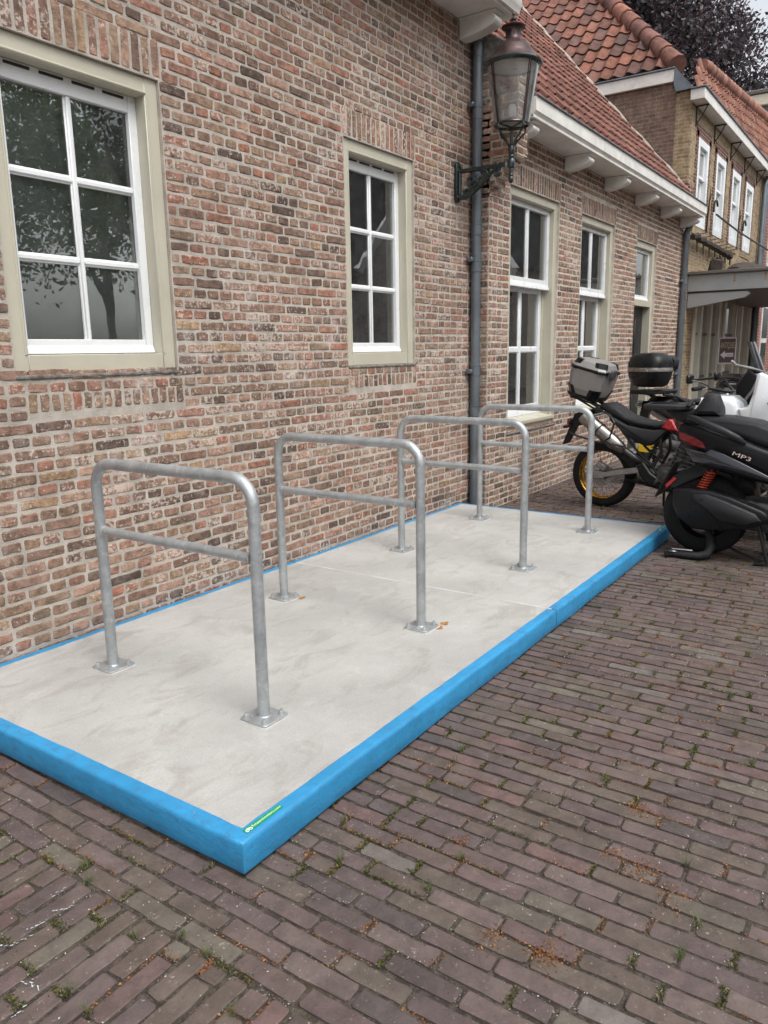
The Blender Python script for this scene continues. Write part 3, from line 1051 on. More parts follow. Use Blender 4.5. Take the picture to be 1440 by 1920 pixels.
tile_roof(roof2, sl2, X2 + 0.0, X2E - 0.02, RL - 0.1, 0.225, 0.30, flat_prof, pal_flat, M['tile_flat'], jitter=0.002)
# mortar fillet where the roof meets the taller house
MB().tube([sl2.at(np.array([[X2E - 0.02, s, 0.05 + 0.012 * math.sin(s * 9)]]))[0] for s in np.linspace(0.35, RL, 30)], 0.03, 6).build('mortar_fillet', M['mortar'], low)

# ================================================================== paving
PAV = [srgb(*c) for c in ((112, 96, 91), (108, 93, 91), (115, 99, 95), (110, 96, 88), (117, 102, 97), (108, 95, 87), (113, 95, 92), (111, 99, 90), (106, 92, 90))]
PAV_RARE = [srgb(*c) for c in ((118, 95, 91), (112, 104, 94), (116, 108, 97), (98, 88, 86), (122, 114, 108), (114, 94, 90))]


def pave_tint():
    c = PAV_RARE[rng.integers(len(PAV_RARE))] if rng.random() < 0.14 else PAV[rng.integers(len(PAV))]
    c = np.array(c); c = c + (c.mean() - c) * 0.05
    return c * (0.655 + 0.12 * rng.random())


pavement = MB()
PL = (1.43, 6.36, 1.512, 3.478)                      # footprint of the bicycle platform


JOINTS = []


def pavers(x0, x1, y0, y1, along, off=0.0):
    out = []
    LN, WD, J = 0.2125, 0.0645, 0.0062
    a0, a1, b0, b1 = (x0, x1, y0, y1) if along == 'x' else (y0, y1, x0, x1)   # a: long direction
    k = 0
    b = b0
    while b < b1 - 0.03:
        wrow = WD * (0.96 + 0.08 * rng.random())
        ph = off + (0.5 if k % 2 else 0.0) * (LN + J) + rng.normal(0, 0.012)
        a = math.floor((a0 - ph) / (LN + J)) * (LN + J) + ph
        cuts = [a0]
        while True:
            a += LN + J
            q = a + rng.normal(0, 0.005)
            if q > a1 - 0.05: break
            if q - cuts[-1] < 0.06: continue
            if rng.random() < 0.05: cuts.append(q - 0.11)
            cuts.append(q)
        cuts.append(a1)
        for c0, c1 in zip(cuts[:-1], cuts[1:]):
            ca, cbb = (c0 + c1) / 2, b + wrow / 2
            cx, cy = (ca, cbb) if along == 'x' else (cbb, ca)
            if PL[0] + 0.12 < cx < PL[1] - 0.12 and cy > PL[2] + 0.12: continue
            L = c1 - c0 - J * (0.6 + 0.8 * rng.random())
            if L < 0.03: continue
            v, f = block(L, wrow - J * (0.4 + 0.7 * rng.random()) * 0.5, back=-0.04, edge=0.007, round_=0.0020, rough=0.85, mid=3 if L > 0.14 else 2)
            tx, ty = rng.normal(0, 0.006), rng.normal(0, 0.012)
            v[:, 2] += v[:, 0] * tx + v[:, 1] * ty + rng.normal(0, 0.0014)
            # the bed is uneven over half a metre or so
            wz = 0.0014 * math.sin(cx * 2.3 + 1.1 * cy) + 0.0014 * math.sin(cy * 3.1 - cx * 0.7)
            V = np.empty_like(v)
            wob = 0.006 * math.sin(ca * 1.7 + 0.3 * k) if along == 'y' else 0.005 * math.sin(ca * 2.0)
            if along == 'x': V[:, 0], V[:, 1] = v[:, 0] + cx, v[:, 1] + cy + wob
            else: V[:, 0], V[:, 1] = -v[:, 1] + cx + wob, v[:, 0] + cy
            V[:, 2] = v[:, 2] + wz - 0.003
            out.append((V, f, pave_tint(), rng.random()))
            JOINTS.append((cx, cy, L, wrow, along))
        b += WD + J
        k += 1
    return out


pv = pavers(1.16, 9.6, -1.4, 3.44, 'y') + pavers(-0.9, 1.155, -1.4, 3.44, 'x')
t = NT('joint soil')
c = t.mix(t.ramp(t.noise(40, 6, 0.7), 0.4, 0.65), (0.060, 0.050, 0.042), (0.14, 0.12, 0.10))
c = t.mix(t.ramp(t.noise(300, 3, 0.7), 0.6, 0.75, 0, 0.6), c, (0.30, 0.26, 0.21))
c = t.mix(t.ramp(t.noise(6, 5, 0.65), 0.52, 0.67, 0, 0.3), c, (0.08, 0.08, 0.03))
M['soil'] = t.bsdf(c, 0.95, 0, t.bump(t.noise(160, 4, 0.7), 0.008, 1.0), 0.1)
# one sheet to the horizon; a small dip under the loose stones keeps it below their faces
pavement.add([(-80, -80, -0.0105), (120, -80, -0.0105), (120, 80, -0.0105), (-80, 80, -0.0105)], [(0, 1, 2, 3)])
ground = pavement.build('pavement', M['soil'], None, smooth=0)
tag(ground, 'dark clay brick paving of the street', 'paving', kind='structure')
emit(ground, 'paver', pv, M['paver'], 300, 'distant_pavers', smooth=12)
# farther paving: stones too small to tell apart
t = NT('far paving')
b_ = t.n('TexBrick'); t.put(b_.inputs['Vector'], t.mapped(t.pos(), (1, 1, 1), rot=(0, 0, math.pi / 2)))
b_.inputs['Scale'].default_value = 1.0; b_.inputs['Brick Width'].default_value = 0.219; b_.inputs['Row Height'].default_value = 0.0707
b_.inputs['Mortar Size'].default_value = 0.006
t.put(b_.inputs['Color1'], srgb(112, 98, 92)); t.put(b_.inputs['Color2'], srgb(98, 86, 82)); t.put(b_.inputs['Mortar'], (0.05, 0.045, 0.035))
c = t.bright(b_.outputs['Color'], t.ramp(t.noise(9, 5), 0.3, 0.7, 0.75, 1.2))
M['far_paving'] = t.bsdf(c, 0.75, 0, t.bump(t.math('SUBTRACT', t.noise(30, 3), b_.outputs['Fac']), 0.008, 0.8), 0.3)
fp = MB()
for (a, b2, c2, d2) in ((9.6, 60, -40, 3.6), (-30, 9.6, -40, -1.4), (-30, -0.9, -1.4, 3.6)):
    fp.add([(a, c2, -0.006), (b2, c2, -0.006), (b2, d2, -0.006), (a, d2, -0.006)], [(0, 1, 2, 3)])
fpo = fp.build('far_street', M['far_paving'], None, smooth=0)
tag(fpo, 'farther brick paving of the street', 'paving', kind='structure')

# ================================================================== bicycle platform: two slabs with a blue painted rim
ZP = 0.115
XM = 3.908


def platform(x0, x1, label, near_end, far_end):
    """concrete slab with rounded blue edge; the paint runs a hand's width on to the top at the open sides"""
    y0, y1 = PL[2], PL[3]
    base = thing('parking_platform', ((x0 + x1) / 2, (y0 + y1) / 2, 0), label, 'platform', 'bicycle platform slabs')
    zb = 0.001
    bd = 0.056
    # body: section through the front edge, swept round the rectangle
    prof = [(0.014, zb), (0.004, zb + 0.005), (0.0, zb + 0.013), (0.0, zb + 0.05), (0.0, ZP - 0.018), (0.002, ZP - 0.008), (0.007, ZP - 0.0025), (0.016, ZP), (bd, ZP)]
    ins = {'front': bd, 'back': 0.052, 'near': bd if near_end else 0.012, 'far': 0.050 if far_end else 0.012}
    rings = []
    for d, z in prof:
        k = d / bd
        e = {s: (d if ins[s] == bd or d < 0.02 else 0.02 + (d - 0.02) * (ins[s] - 0.02) / (bd - 0.02)) for s in ins}
        for s in ins:
            if ins[s] < 0.02: e[s] = min(d, 0.004) if z < ZP - 0.02 else min(d, 0.006)
        pts = []
        X0, X1, Y0, Y1_ = x0 + e['near'], x1 - e['far'], y0 + e['front'], y1 - e['back']
        for (ax, ay), (bx_, by_) in (((X0, Y0), (X1, Y0)), ((X1, Y0), (X1, Y1_)), ((X1, Y1_), (X0, Y1_)), ((X0, Y1_), (X0, Y0))):
            n = 40
            for i in range(n):
                q = i / n
                pts.append((ax + (bx_ - ax) * q, ay + (by_ - ay) * q, z))
        pts = np.array(pts)
        wv = 0.0013 * np.sin(pts[:, 0] * 7.1 + z * 60) + 0.001 * np.sin(pts[:, 1] * 13.3) + rng.normal(0, 0.0004, len(pts))
        pts[:, 1] += wv * (z < ZP - 0.001); pts[:, 2] += wv * 0.5 * (z < ZP - 0.001)
        if z >= ZP - 0.001 and d == bd:
            pts[:, 1] += rng.normal(0, 0.0009, len(pts)); pts[:, 0] += rng.normal(0, 0.0009, len(pts))
        rings.append(pts)
    m = MB(); m.loft(rings, cap=False)
    m.build('painted_rim', M['blue'], base, smooth=60)
    inner = rings[-1].copy()
    low_ = inner.copy(); low_[:, 2] = ZP - 0.05
    m = MB(); m.loft([low_, inner], cap=True)
    m.build('slab', M['concrete'], base, smooth=30)
    f = MB().box(x0 + 0.05, x1 - 0.05, y0 + 0.06, y1 - 0.05, 0.0, 0.03); f.build('slab_foot', M['slate'], base)
    return base


plat_a = platform(PL[0], XM - 0.004, 'near half of blue-rimmed concrete bicycle platform, sharp corner toward viewer', True, False)
plat_b = platform(XM + 0.004, PL[1], 'far half of blue-rimmed concrete bicycle platform, ending at the motorcycles', False, True)
MB().box(XM - 0.0095, XM + 0.0095, PL[2] + 0.035, PL[3] - 0.05, ZP - 0.03, ZP + 0.0008, 0.0005).build('joint_seal', m_plain('pale sealant', (0.47, 0.465, 0.45), 0.7), plat_a)

# stickers on the rim
M['green'] = m_plain('green sticker', (0.0, 0.30, 0.06), 0.35, var=0.05)
M['print_white'] = m_plain('white print', (0.85, 0.87, 0.85), 0.4, var=0.02)


def text_mesh(s, size, extrude=0.0):
    cu = bpy.data.curves.new('lettering', 'FONT'); cu.body = s; cu.size = size; cu.align_x = 'LEFT'; cu.extrude = extrude
    cu.resolution_u = 2
    o = bpy.data.objects.new('lettering', cu); COL.objects.link(o)
    dg = bpy.context.evaluated_depsgraph_get()
    me = o.evaluated_get(dg).to_mesh()
    v = np.array([q.co[:] for q in me.vertices]); f = [tuple(p.vertices) for p in me.polygons]
    o.evaluated_get(dg).to_mesh_clear()
    bpy.data.objects.remove(o); bpy.data.curves.remove(cu)
    return v, f


def sticker(base, x0, y0, ln=0.165, h=0.0215):
    K = h / 0.034
    """reads along the rim, away from the viewer"""
    s = MB().box(x0, x0 + ln, y0, y0 + h, ZP + 0.0008, ZP + 0.0018).build('sticker', M['green'], base, smooth=0)
    s['label'] = 'green sticker with white bicycle and lettering'
    v, f = text_mesh('fietsenvlonders.com', 0.0265 * K)
    v[:, 0] *= (ln - 0.058 * K) / v[:, 0].max()
    m = MB(); m.add(np.stack([x0 + 0.052 * K + v[:, 0], y0 + 0.009 * K + v[:, 1], np.full(len(v), ZP + 0.0026)], 1), f)
    m.build('lettering', M['print_white'], s, smooth=0, fix=False)
    m = MB()
    for cx in (0.014, 0.037):
        a = np.linspace(0, 2 * math.pi, 13)[:-1]
        m.tube(np.stack([x0 + (cx + 0.0085 * np.cos(a)) * K, y0 + (0.012 + 0.0085 * np.sin(a)) * K, np.full(12, ZP + 0.0022)], 1), 0.0012, 5, closed=True)
    for p, q in (((0.014, 0.012), (0.021, 0.024)), ((0.021, 0.024), (0.033, 0.024)), ((0.033, 0.024), (0.037, 0.012)), ((0.021, 0.024), (0.026, 0.012)), ((0.026, 0.012), (0.033, 0.024))):
        m.tube([(x0 + p[0] * K, y0 + p[1] * K, ZP + 0.0022), (x0 + q[0] * K, y0 + q[1] * K, ZP + 0.0022)], 0.0010, 5)
    m.build('bicycle_mark', M['print_white'], s)


sticker(plat_a, 1.474, 1.535)
sticker(plat_b, 6.14, 1.535)

# ================================================================== bicycle hoops
M['rust'] = m_plain('rust stain', (0.33, 0.17, 0.05), 0.9, var=0.4, scale=60)


def hoop(x, label, rot):
    y0, y1 = 2.012, 2.972
    root = thing('bicycle_hoop', (x, (y0 + y1) / 2, ZP), label, 'bike rack', 'steel hoops on the platform')
    zt, rc, r = 1.086, 0.105, 0.0245
    path = [(x, y0, ZP + 0.008), (x, y0, 0.5), (x, y0, zt - rc)]
    for k in range(1, 9):
        a = math.pi / 2 * k / 8
        path.append((x, y0 + rc - rc * math.cos(a), zt - rc + rc * math.sin(a)))
    path += [(x, (y0 + y1) / 2, zt), (x, y1 - rc, zt)]
    for k in range(1, 9):
        a = math.pi / 2 * k / 8
        path.append((x, y1 - rc + rc * math.sin(a), zt - rc + rc * math.cos(a)))
    path += [(x, y1, 0.5), (x, y1, ZP + 0.008)]
    MB().tube(path, r, 20).build('hoop_tube', M['galv'], root, smooth=60)
    cb_ = MB().tube([(x, y0 + 0.022, 0.777), (x, y1 - 0.022, 0.777)], 0.0205, 18).build('crossbar', M['galv'], root)
    for y, s in ((y0, 1), (y1, -1)):
        MB().lathe([(0.0205, 0.0), (0.026, 0.001), (0.0215, 0.012)], (0, 0, 0), 16, 'y').build('weld', M['galv'], cb_).location = Vector((x, y + s * 0.026, 0.777)) - Vector(ORG[cb_.name])
    for y in (y0, y1):
        hw = 0.072
        m = MB()
        pts = []
        for cx, cy, a0 in ((1, 1, 0), (-1, 1, 90), (-1, -1, 180), (1, -1, 270)):
            for k in range(4):
                a = math.radians(a0 + 30 * k)
                pts.append((x + cx * (hw - 0.018) + 0.018 * math.cos(a), y + cy * (hw - 0.018) + 0.018 * math.sin(a)))
        m.prism(pts, 'z', ZP + 0.003, ZP + 0.012, 0.0015)
        m.lathe([(0.0235, ZP + 0.0125), (0.029, ZP + 0.0125), (0.0255, ZP + 0.0165), (0.0235, ZP + 0.018)], (x, y, 0), 20)
        pl_ = m.build('base_plate', M['galv'], root)
        for sx in (-1, 1):
            for sy in (-1, 1):
                bm_ = MB()
                bx_, by_ = x + sx * 0.049, y + sy * 0.049
                bm_.lathe([(0.0, ZP + 0.0145), (0.014, ZP + 0.0145), (0.014, ZP + 0.012)], (bx_, by_, 0), 12)
                bm_.lathe([(0.0, ZP + 0.025), (0.0085, ZP + 0.025), (0.0105, ZP + 0.022), (0.0105, ZP + 0.0145)], (bx_, by_, 0), 6)
                bm_.lathe([(0.0, ZP + 0.034), (0.0055, ZP + 0.033), (0.006, ZP + 0.022)], (bx_, by_, 0), 8)
                bm_.build('bolt', M['galv'], pl_, smooth=30)
        # pale grout squeezed out under the plate
        g = MB(); n = 22
        pr = [(x + (hw + 0.001 + 0.009 * rng.random() ** 2) * math.copysign(min(1, abs(math.cos(a)) * 1.3), math.cos(a)),
               y + (hw + 0.001 + 0.009 * rng.random() ** 2) * math.copysign(min(1, abs(math.sin(a)) * 1.3), math.sin(a))) for a in np.linspace(0, 2 * math.pi, n + 1)[:-1]]
        g.prism(pr, 'z', ZP - 0.002, ZP + 0.0035, 0.0012)
        g.build('grout', M['grout'], root, smooth=0)
    return root


M['grout'] = m_plain('pale grout', (0.55, 0.54, 0.515), 0.9, var=0.1, bump=0.002)
hoop(2.062, 'galvanised steel hoop closest to the viewer, first on the platform', 0)
hoop(3.268, 'galvanised steel hoop second from the near platform corner', 0)
h3 = hoop(4.562, 'galvanised steel hoop third from the near platform corner', 0)
hoop(5.800, 'galvanised steel hoop farthest along the platform, beside the motorcycles', 0)
for px, py in ((3.262, 1.93), (3.262, 2.88), (3.33, 1.94)):
    pts = [(px + 0.055 + (0.018 + 0.02 * rng.random()) * math.cos(a), py + (0.016 + 0.014 * rng.random()) * math.sin(a)) for a in np.linspace(0, 6.28, 12)[:-1]]
    MB().prism(pts, 'z', ZP - 0.002, ZP + 0.0012).build('rust_stain', M['rust'], plat_a, smooth=0)

# ================================================================== the tall yellow-brick house
X3, X3E, Y3 = 13.90, 21.2, 3.37
tall = thing('brick_house', (17.5, 3.8, 0), 'tall yellow-brick house with red pantile roof and grey shop canopy', 'house')
M['yellow'] = m_facade('yellow brick', srgb(160, 141, 112), srgb(130, 110, 88), srgb(172, 160, 138), 0.2, 0.19, 0.055)
M['brown'] = m_facade('brown side brick', srgb(122, 100, 88), srgb(104, 86, 78), srgb(136, 126, 114), 0.35, 0.21, 0.062)
M['quoin'] = m_facade('dark red quoin brick', srgb(110, 70, 62), srgb(92, 60, 56), srgb(165, 155, 145), 0.1, 0.11, 0.055)
M['redfront'] = m_facade('red brick front', srgb(150, 92, 80), srgb(138, 84, 74), srgb(190, 176, 164), 0.1, 0.21, 0.075)
UW = [(14.42, 15.20), (15.86, 16.66), (17.36, 18.20), (18.84, 19.70)]
ZW0, ZW1 = 3.58, 4.98
h3 = [(a, b, ZW0, ZW1) for a, b in UW] + [(14.85, 20.6, 0.0, 2.42)]
mb = MB(); slab_with_holes(mb, X3 + 0.02, X3E, -0.05, 5.55, h3, Y3, Y3 + 0.3)
mb.build('wall', M['yellow'], tall, smooth=0)
MB().box(X3 + 0.003, X3 + 0.5, Y3 + 0.006, Y3 + 0.27, -0.05, 5.58).build('corner_pier', M['yellow'], tall, smooth=0)
MB().box(X3, X3 + 0.3, Y3 + 0.26, 12.0, -0.05, 5.74).build('side_wall', M['brown'], tall, smooth=0)
MB().prism([(Y3 - 0.05, 3.98), (Y3 - 0.05, 4.12), (Y3 + 0.0, 4.2), (Y3 + 0.27, 4.2), (Y3 + 0.27, 3.7), (Y3 + 0.0, 3.7)], 'x', X3 - 0.05, X3 + 0.22, 0.01).build('corner_corbel', M['quoin'], tall)
for a, b in UW:
    for x0, x1 in ((a - 0.13, a - 0.002), (b + 0.002, b + 0.13)):
        m = MB()
        for k in range(13):
            w = 0.0 if k % 2 else 0.035
            m.box(x0 - (w if x0 < a else 0), x1 + (w if x0 > a else 0), Y3 - 0.012, Y3 + 0.1, ZW0 + 0.115 * k, ZW0 + 0.115 * k + 0.112)
        m.build('quoins', M['quoin'], tall, smooth=0)
    MB().box(a - 0.15, b + 0.15, Y3 - 0.012, Y3 + 0.1, ZW1 + 0.003, ZW1 + 0.2).build('lintel', M['quoin'], tall, smooth=0)
    MB().box(a - 0.1, b + 0.1, Y3 - 0.015, Y3 + 0.1, ZW0 - 0.13, ZW0 - 0.012).build('sill_course', M['yellow'], tall, smooth=0)
    m = MB()
    yf = Y3 - 0.02
    m.box(a, a + 0.10, yf, yf + 0.14, ZW0, ZW1, 0.004); m.box(b - 0.10, b, yf, yf + 0.14, ZW0, ZW1, 0.004)
    m.box(a + 0.1, b - 0.1, yf + 0.002, yf + 0.14, ZW1 - 0.12, ZW1, 0.004); m.box(a + 0.1, b - 0.1, yf + 0.002, yf + 0.14, ZW0, ZW0 + 0.12, 0.004)
    w_ = m.build('window', M['white'], tall)
    zm = (ZW0 + ZW1) / 2 + 0.1
    sash(w_, a + 0.10, b - 0.10, zm, ZW1 - 0.12, yf + 0.05, 1, 1, stile=0.05, bot=0.06)
    sash(w_, a + 0.10, b - 0.10, ZW0 + 0.12, zm, yf + 0.09, 1, 1, stile=0.05, bot=0.08)
    room(tall, a, b, ZW0, ZW1, Y3 + 0.31)
# gutter on iron stays
MB().box(X3 - 0.1, X3E, Y3 - 0.20, Y3 + 0.02, 5.40, 5.56, 0.006).build('gutter', M['whitewood'], tall)
MB().box(X3 - 0.13, X3E + 0.02, Y3 - 0.225, Y3 + 0.02, 5.562, 5.585, 0.004).build('gutter_lip', M['zinc'], tall)
for x in (14.15, 15.55, 17.05, 18.5, 20.0):
    m = MB(); m.tube([(x, Y3 - 0.012, 5.39), (x, Y3 - 0.012, 5.08)], 0.012, 6); m.tube([(x, Y3 - 0.012, 5.385), (x, Y3 - 0.20, 5.385)], 0.012, 6)
    m.tube([(x, Y3 - 0.012, 5.12), (x, Y3 - 0.08, 5.2), (x, Y3 - 0.18, 5.38)], 0.010, 6)
    m.build('gutter_stay', M['black'], tall)
# side trim and lead
MB().box(X3 - 0.06, X3 + 0.2, Y3 + 0.30, 12.0, 5.742, 5.93, 0.005).build('side_trim', M['whitewood'], tall)
MB().box(X3 - 0.085, X3 + 0.2, Y3 + 0.29, 12.0, 5.932, 5.955, 0.004).build('trim_lead', M['zinc'], tall)
MB().prism([(Y3 - 0.02, 5.59), (Y3 + 0.30, 5.955), (Y3 + 0.30, 5.70), (Y3 + 0.26, 5.58)], 'x', X3 - 0.07, X3 + 0.2).build('corner_lead', M['zinc'], tall, smooth=0)
# big hipped pantile roof, the face above the side wall
pan = [(-0.115, 0.004), (-0.10, 0.034), (-0.075, 0.050), (-0.045, 0.046), (-0.015, 0.024), (0.02, 0.004), (0.055, -0.004), (0.085, 0.0), (0.115, 0.018)]
pal_pan = [srgb(*c) for c in ((124, 84, 71), (117, 80, 69), (110, 78, 70), (129, 87, 73), (103, 76, 70), (114, 80, 70), (134, 90, 75), (108, 81, 74), (99, 77, 72), (120, 83, 72))]
slp = Slope((X3 + 0.05, 0, 5.99), (0, -1, 0), (1, 0, 1.05))
HY = Y3 + 0.30                                        # where the hip starts
roof3 = MB().add([slp.at(np.array([[u, s, -0.06]]))[0] for u, s in ((-12.5, -0.05), (-HY + 0.02, -0.05), (-HY - 7.0, 10.2), (-12.5, 10.2))], [(0, 1, 2, 3)]).build('roof', M['slate'], tall, smooth=0)
k_h = math.cos(math.atan(1.05))
tile_roof(roof3, slp, -9.2, -HY + 0.2, 6.6, 0.235, 0.34, pan, pal_pan, M['tile_pan'], clip=lambda u, s: -u > HY + (s + 0.12) * k_h * 0.98 and -u < HY + s * k_h + 4.6, jitter=0.012)
hip = [np.array([X3 + 0.05 + q, HY + q * 0.98, 6.02 + 1.05 * q]) for q in np.arange(0.0, 4.6, 0.26)]
pcs = []
for a, b in zip(hip[:-1], hip[1:]):
    m = MB(); d = (b - a) / np.linalg.norm(b - a)
    m.tube([a - d * 0.03, b + d * 0.05], [0.155, 0.125], 10)
    c = np.array(pal_pan[rng.integers(len(pal_pan))]) * (1.0 + 0.35 * rng.random())
    pcs.append((np.concatenate(m.v), m.f, c, rng.random()))
emit(roof3, 'ridge_tile', pcs, M['tile_pan'], 60, smooth=40)
# steep tiled front above the gutter, with its own ridge tiles
slm = Slope((15.3, Y3 + 0.03, 5.60), (1.0, -0.012, 0.075), (0.0, 0.22, 1.0))
front = MB().add([slm.at(np.array([[u, s, -0.04]]))[0] for u, s in ((-1.0, 0.05), (6.0, -0.42), (6.0, 0.72), (-0.1, 0.72))], [(0, 1, 2, 3)]).build('front_roof', M['slate'], tall, smooth=0)
pal_or = [srgb(*c) for c in ((150, 106, 92), (142, 101, 87), (147, 110, 96), (138, 97, 85), (154, 113, 98))]
pan2 = [(u * 0.95, h * 0.95) for u, h in pan]
tile_roof(front, slm, -1.1, 6.0, 0.66, 0.22, 0.18, pan2, pal_or, M['tile_pan'], clip=lambda u, s: u > -1.1 + s * 1.3 and s + u * 0.075 > -0.03, jitter=0.004, s0=-0.54)
pcs = []
for i in range(22):
    m = MB(); u = -0.2 + i * 0.27
    m.tube([slm.at(np.array([[u - 0.02, 0.71, 0.02]]))[0], slm.at(np.array([[u + 0.29, 0.71, 0.02]]))[0]], [0.10, 0.13], 10)
    pcs.append((np.concatenate(m.v), m.f, np.array(pal_or[rng.integers(5)]) * (0.9 + 0.3 * rng.random()), rng.random()))
emit(front, 'ridge_tile', pcs, M['tile_pan'], 60, smooth=40)
for px in (20.75, 20.98):
    MB().tube([(px, Y3 - 0.08, 0), (px, Y3 - 0.08, 5.2), (px + 0.1, Y3 - 0.12, 5.4)], 0.055, 10).build('downpipe', M['zinc'], tall)

# shop front under the canopy
M['cream'] = m_plain('cream shop paint', srgb(214, 208, 190), 0.45, var=0.05)
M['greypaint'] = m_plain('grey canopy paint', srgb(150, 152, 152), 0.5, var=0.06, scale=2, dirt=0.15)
M['greydark'] = m_plain('dark grey boards', srgb(96, 92, 88), 0.6, var=0.1)  # darker grey for canopy boards, shop glazing bars and cornice tops
MB().box(14.85, 20.6, Y3 + 0.045, Y3 + 0.055, 0.0, 2.42).build('shop_window', M['glass'], tall, smooth=0)
room(tall, 14.85, 20.6, 0.35, 2.3, Y3 + 0.30)
for x in (14.93, 15.42, 16.22, 17.0, 17.55, 18.75, 19.45, 20.5):
    MB().box(x - 0.07, x + 0.07, Y3 - 0.035, Y3 + 0.05, 0.0, 2.42, 0.008).build('pilaster', M['cream'], tall)
for x0, x1 in ((15.0, 15.35), (15.5, 16.15), (16.3, 16.9), (17.65, 18.65)):
    for z in (0.95, 1.75):
        MB().box(x0, x1, Y3 + 0.02, Y3 + 0.044, z, z + 0.05, 0.004).build('glazing_bar', M['greydark'], tall)
CX, CY0 = 14.30, 0.9
b = MB()
b.box(CX, CX + 0.05, CY0, Y3 - 0.004, 2.47, 2.74, 0.004); b.box(CX + 0.05, X3E, CY0, CY0 + 0.05, 2.47, 2.74, 0.004)
can = b.build('canopy', M['greypaint'], tall)
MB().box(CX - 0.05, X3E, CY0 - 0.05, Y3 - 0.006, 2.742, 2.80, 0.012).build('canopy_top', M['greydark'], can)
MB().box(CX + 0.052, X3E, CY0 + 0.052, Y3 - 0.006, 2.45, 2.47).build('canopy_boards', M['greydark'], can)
MB().prism([(Y3 - 0.008, 2.44), (2.42, 2.44), (2.36, 2.40), (2.44, 2.34), (Y3 - 0.08, 2.20), (Y3 - 0.008, 2.20)], 'x', CX + 0.02, CX + 0.14, 0.006).build('canopy_bracket', M['greypaint'], can)
for y in (2.62, 2.15):
    MB().box(CX - 0.003, CX, y - 0.012, y + 0.012, 2.6, 2.72).build('rust_run', m_plain('rust run', (0.30, 0.19, 0.09), 0.8, var=0.5, scale=30), can)
MB().cyl((20.4, CY0 + 0.1, 0), (20.4, CY0 + 0.1, 2.45), 0.05).build('canopy_post', M['greypaint'], can)

# things on and over the canopy
M['rustiron'] = m_plain('rusty iron', (0.055, 0.042, 0.034), 0.8, 0.3, var=0.5, scale=40, bump=0.006)
m = MB()
for k in range(7):
    x = 14.05 + 0.47 * k
    m.tube([(x, Y3 - 0.09, 3.34), (x + 0.2, Y3 - 0.12, 3.37 - 0.015 * k), (x + 0.46, Y3 - 0.10, 3.34)], [0.05, 0.065, 0.045], 7)
    m.tube([(x + 0.2, Y3 - 0.12, 3.33), (x + 0.22, Y3 - 0.13, 3.12)], 0.014, 5)
    m.tube([(x + 0.3, Y3 - 0.0, 3.40), (x + 0.55, Y3 - 0.20, 3.46)], 0.008, 5)
tag(m.build('rail_ornament', M['rustiron'], None), 'rusty iron bar with hooks across the yellow brick wall', 'ornament')
m = MB()
m.loft([[(14.9 + 0.55 * k, 2.75 + 0.34 * math.cos(a) * s, 2.80 + 0.26 * s * math.sin(a)) for a in np.linspace(0, math.pi, 9)] for k, s in enumerate((0.35, 0.8, 1.0, 1.0, 0.85, 0.45))])
tag(m.build('upturned_trough', M['rustiron'], None, smooth=50), 'dark upturned trough lying on the grey canopy', 'trough')
m = MB().obox((14.62, 3.0, 2.90), (1, 0.3, 0), (-0.3, 1, 0.2), (0, -0.2, 1), (0.13, 0.10, 0.10), 0.02)
m.tube([(14.5, 3.05, 2.95), (14.62, 3.0, 3.05), (14.75, 2.93, 2.96)], 0.02, 6)
tag(m.build('iron_basket', M['rustiron'], None), 'small rusty basket on the near end of the canopy', 'basket')
for i, x in enumerate((15.35, 18.2)):
    m = MB()
    m.tube([(x, Y3 - 0.015, 3.55), (x, Y3 - 0.05, 4.3)], [0.018, 0.006], 6)
    a = np.linspace(-0.3, 2.6, 12)
    m.tube(np.stack([np.full(12, x + 0.02) + 0.16 - 0.16 * np.cos(a), np.full(12, Y3 - 0.12), 3.95 + 0.17 * np.sin(a)], 1), 0.018, 6)
    for q in (-0.05, 0.05): m.tube([(x, Y3 - 0.03, 4.0), (x + q, Y3 - 0.06, 4.22)], 0.007, 5)
    tag(m.build('iron_hook', M['black'], None), ['curled black iron hook between the first two upper windows', 'curled black iron hook between the last two upper windows'][i], 'hook')
m = MB().tube([(15.42, Y3 - 0.16, 3.86), (17.5, Y3 - 0.17, 3.80), (19.5, Y3 - 0.18, 3.79), (23.0, Y3 - 0.18, 3.80)], 0.018, 6)
tag(m.build('overhead_cable', M['black'], None), 'black cable running along the yellow brick front', 'cable')

# hanging sign
sg = thing('hanging_sign', (15.55, 2.86, 1.16), 'brown hanging sign lettered ANTIQUES with a white arrow', 'sign')
ax = np.array([0.62, -0.785, 0.0]); an = np.array([-0.785, -0.62, 0.0])
sc_ = np.array([15.55, 2.90, 1.46])
M['signbrown'] = m_plain('brown sign paint', srgb(84, 66, 66), 0.6, var=0.15)
M['signgold'] = m_plain('gold lettering', srgb(186, 172, 132), 0.5, var=0.1)
M['signwhite'] = m_plain('pale sign paint', srgb(206, 200, 204), 0.6, var=0.06)
MB().obox(sc_, ax, -an, (0, 0, 1), (0.205, 0.014, 0.30), 0.003).build('board', M['signbrown'], sg)
m = MB()
for c, h in ((sc_ + [0, 0, 0.305], (0.225, 0.02, 0.013)), (sc_ - [0, 0, 0.305], (0.225, 0.02, 0.013))): m.obox(c, ax, -an, (0, 0, 1), h, 0.003)
for s in (-1, 1): m.obox(sc_ + ax * 0.214 * s, ax, -an, (0, 0, 1), (0.013, 0.019, 0.292), 0.003)
m.build('sign_frame', M['signwhite'], sg)


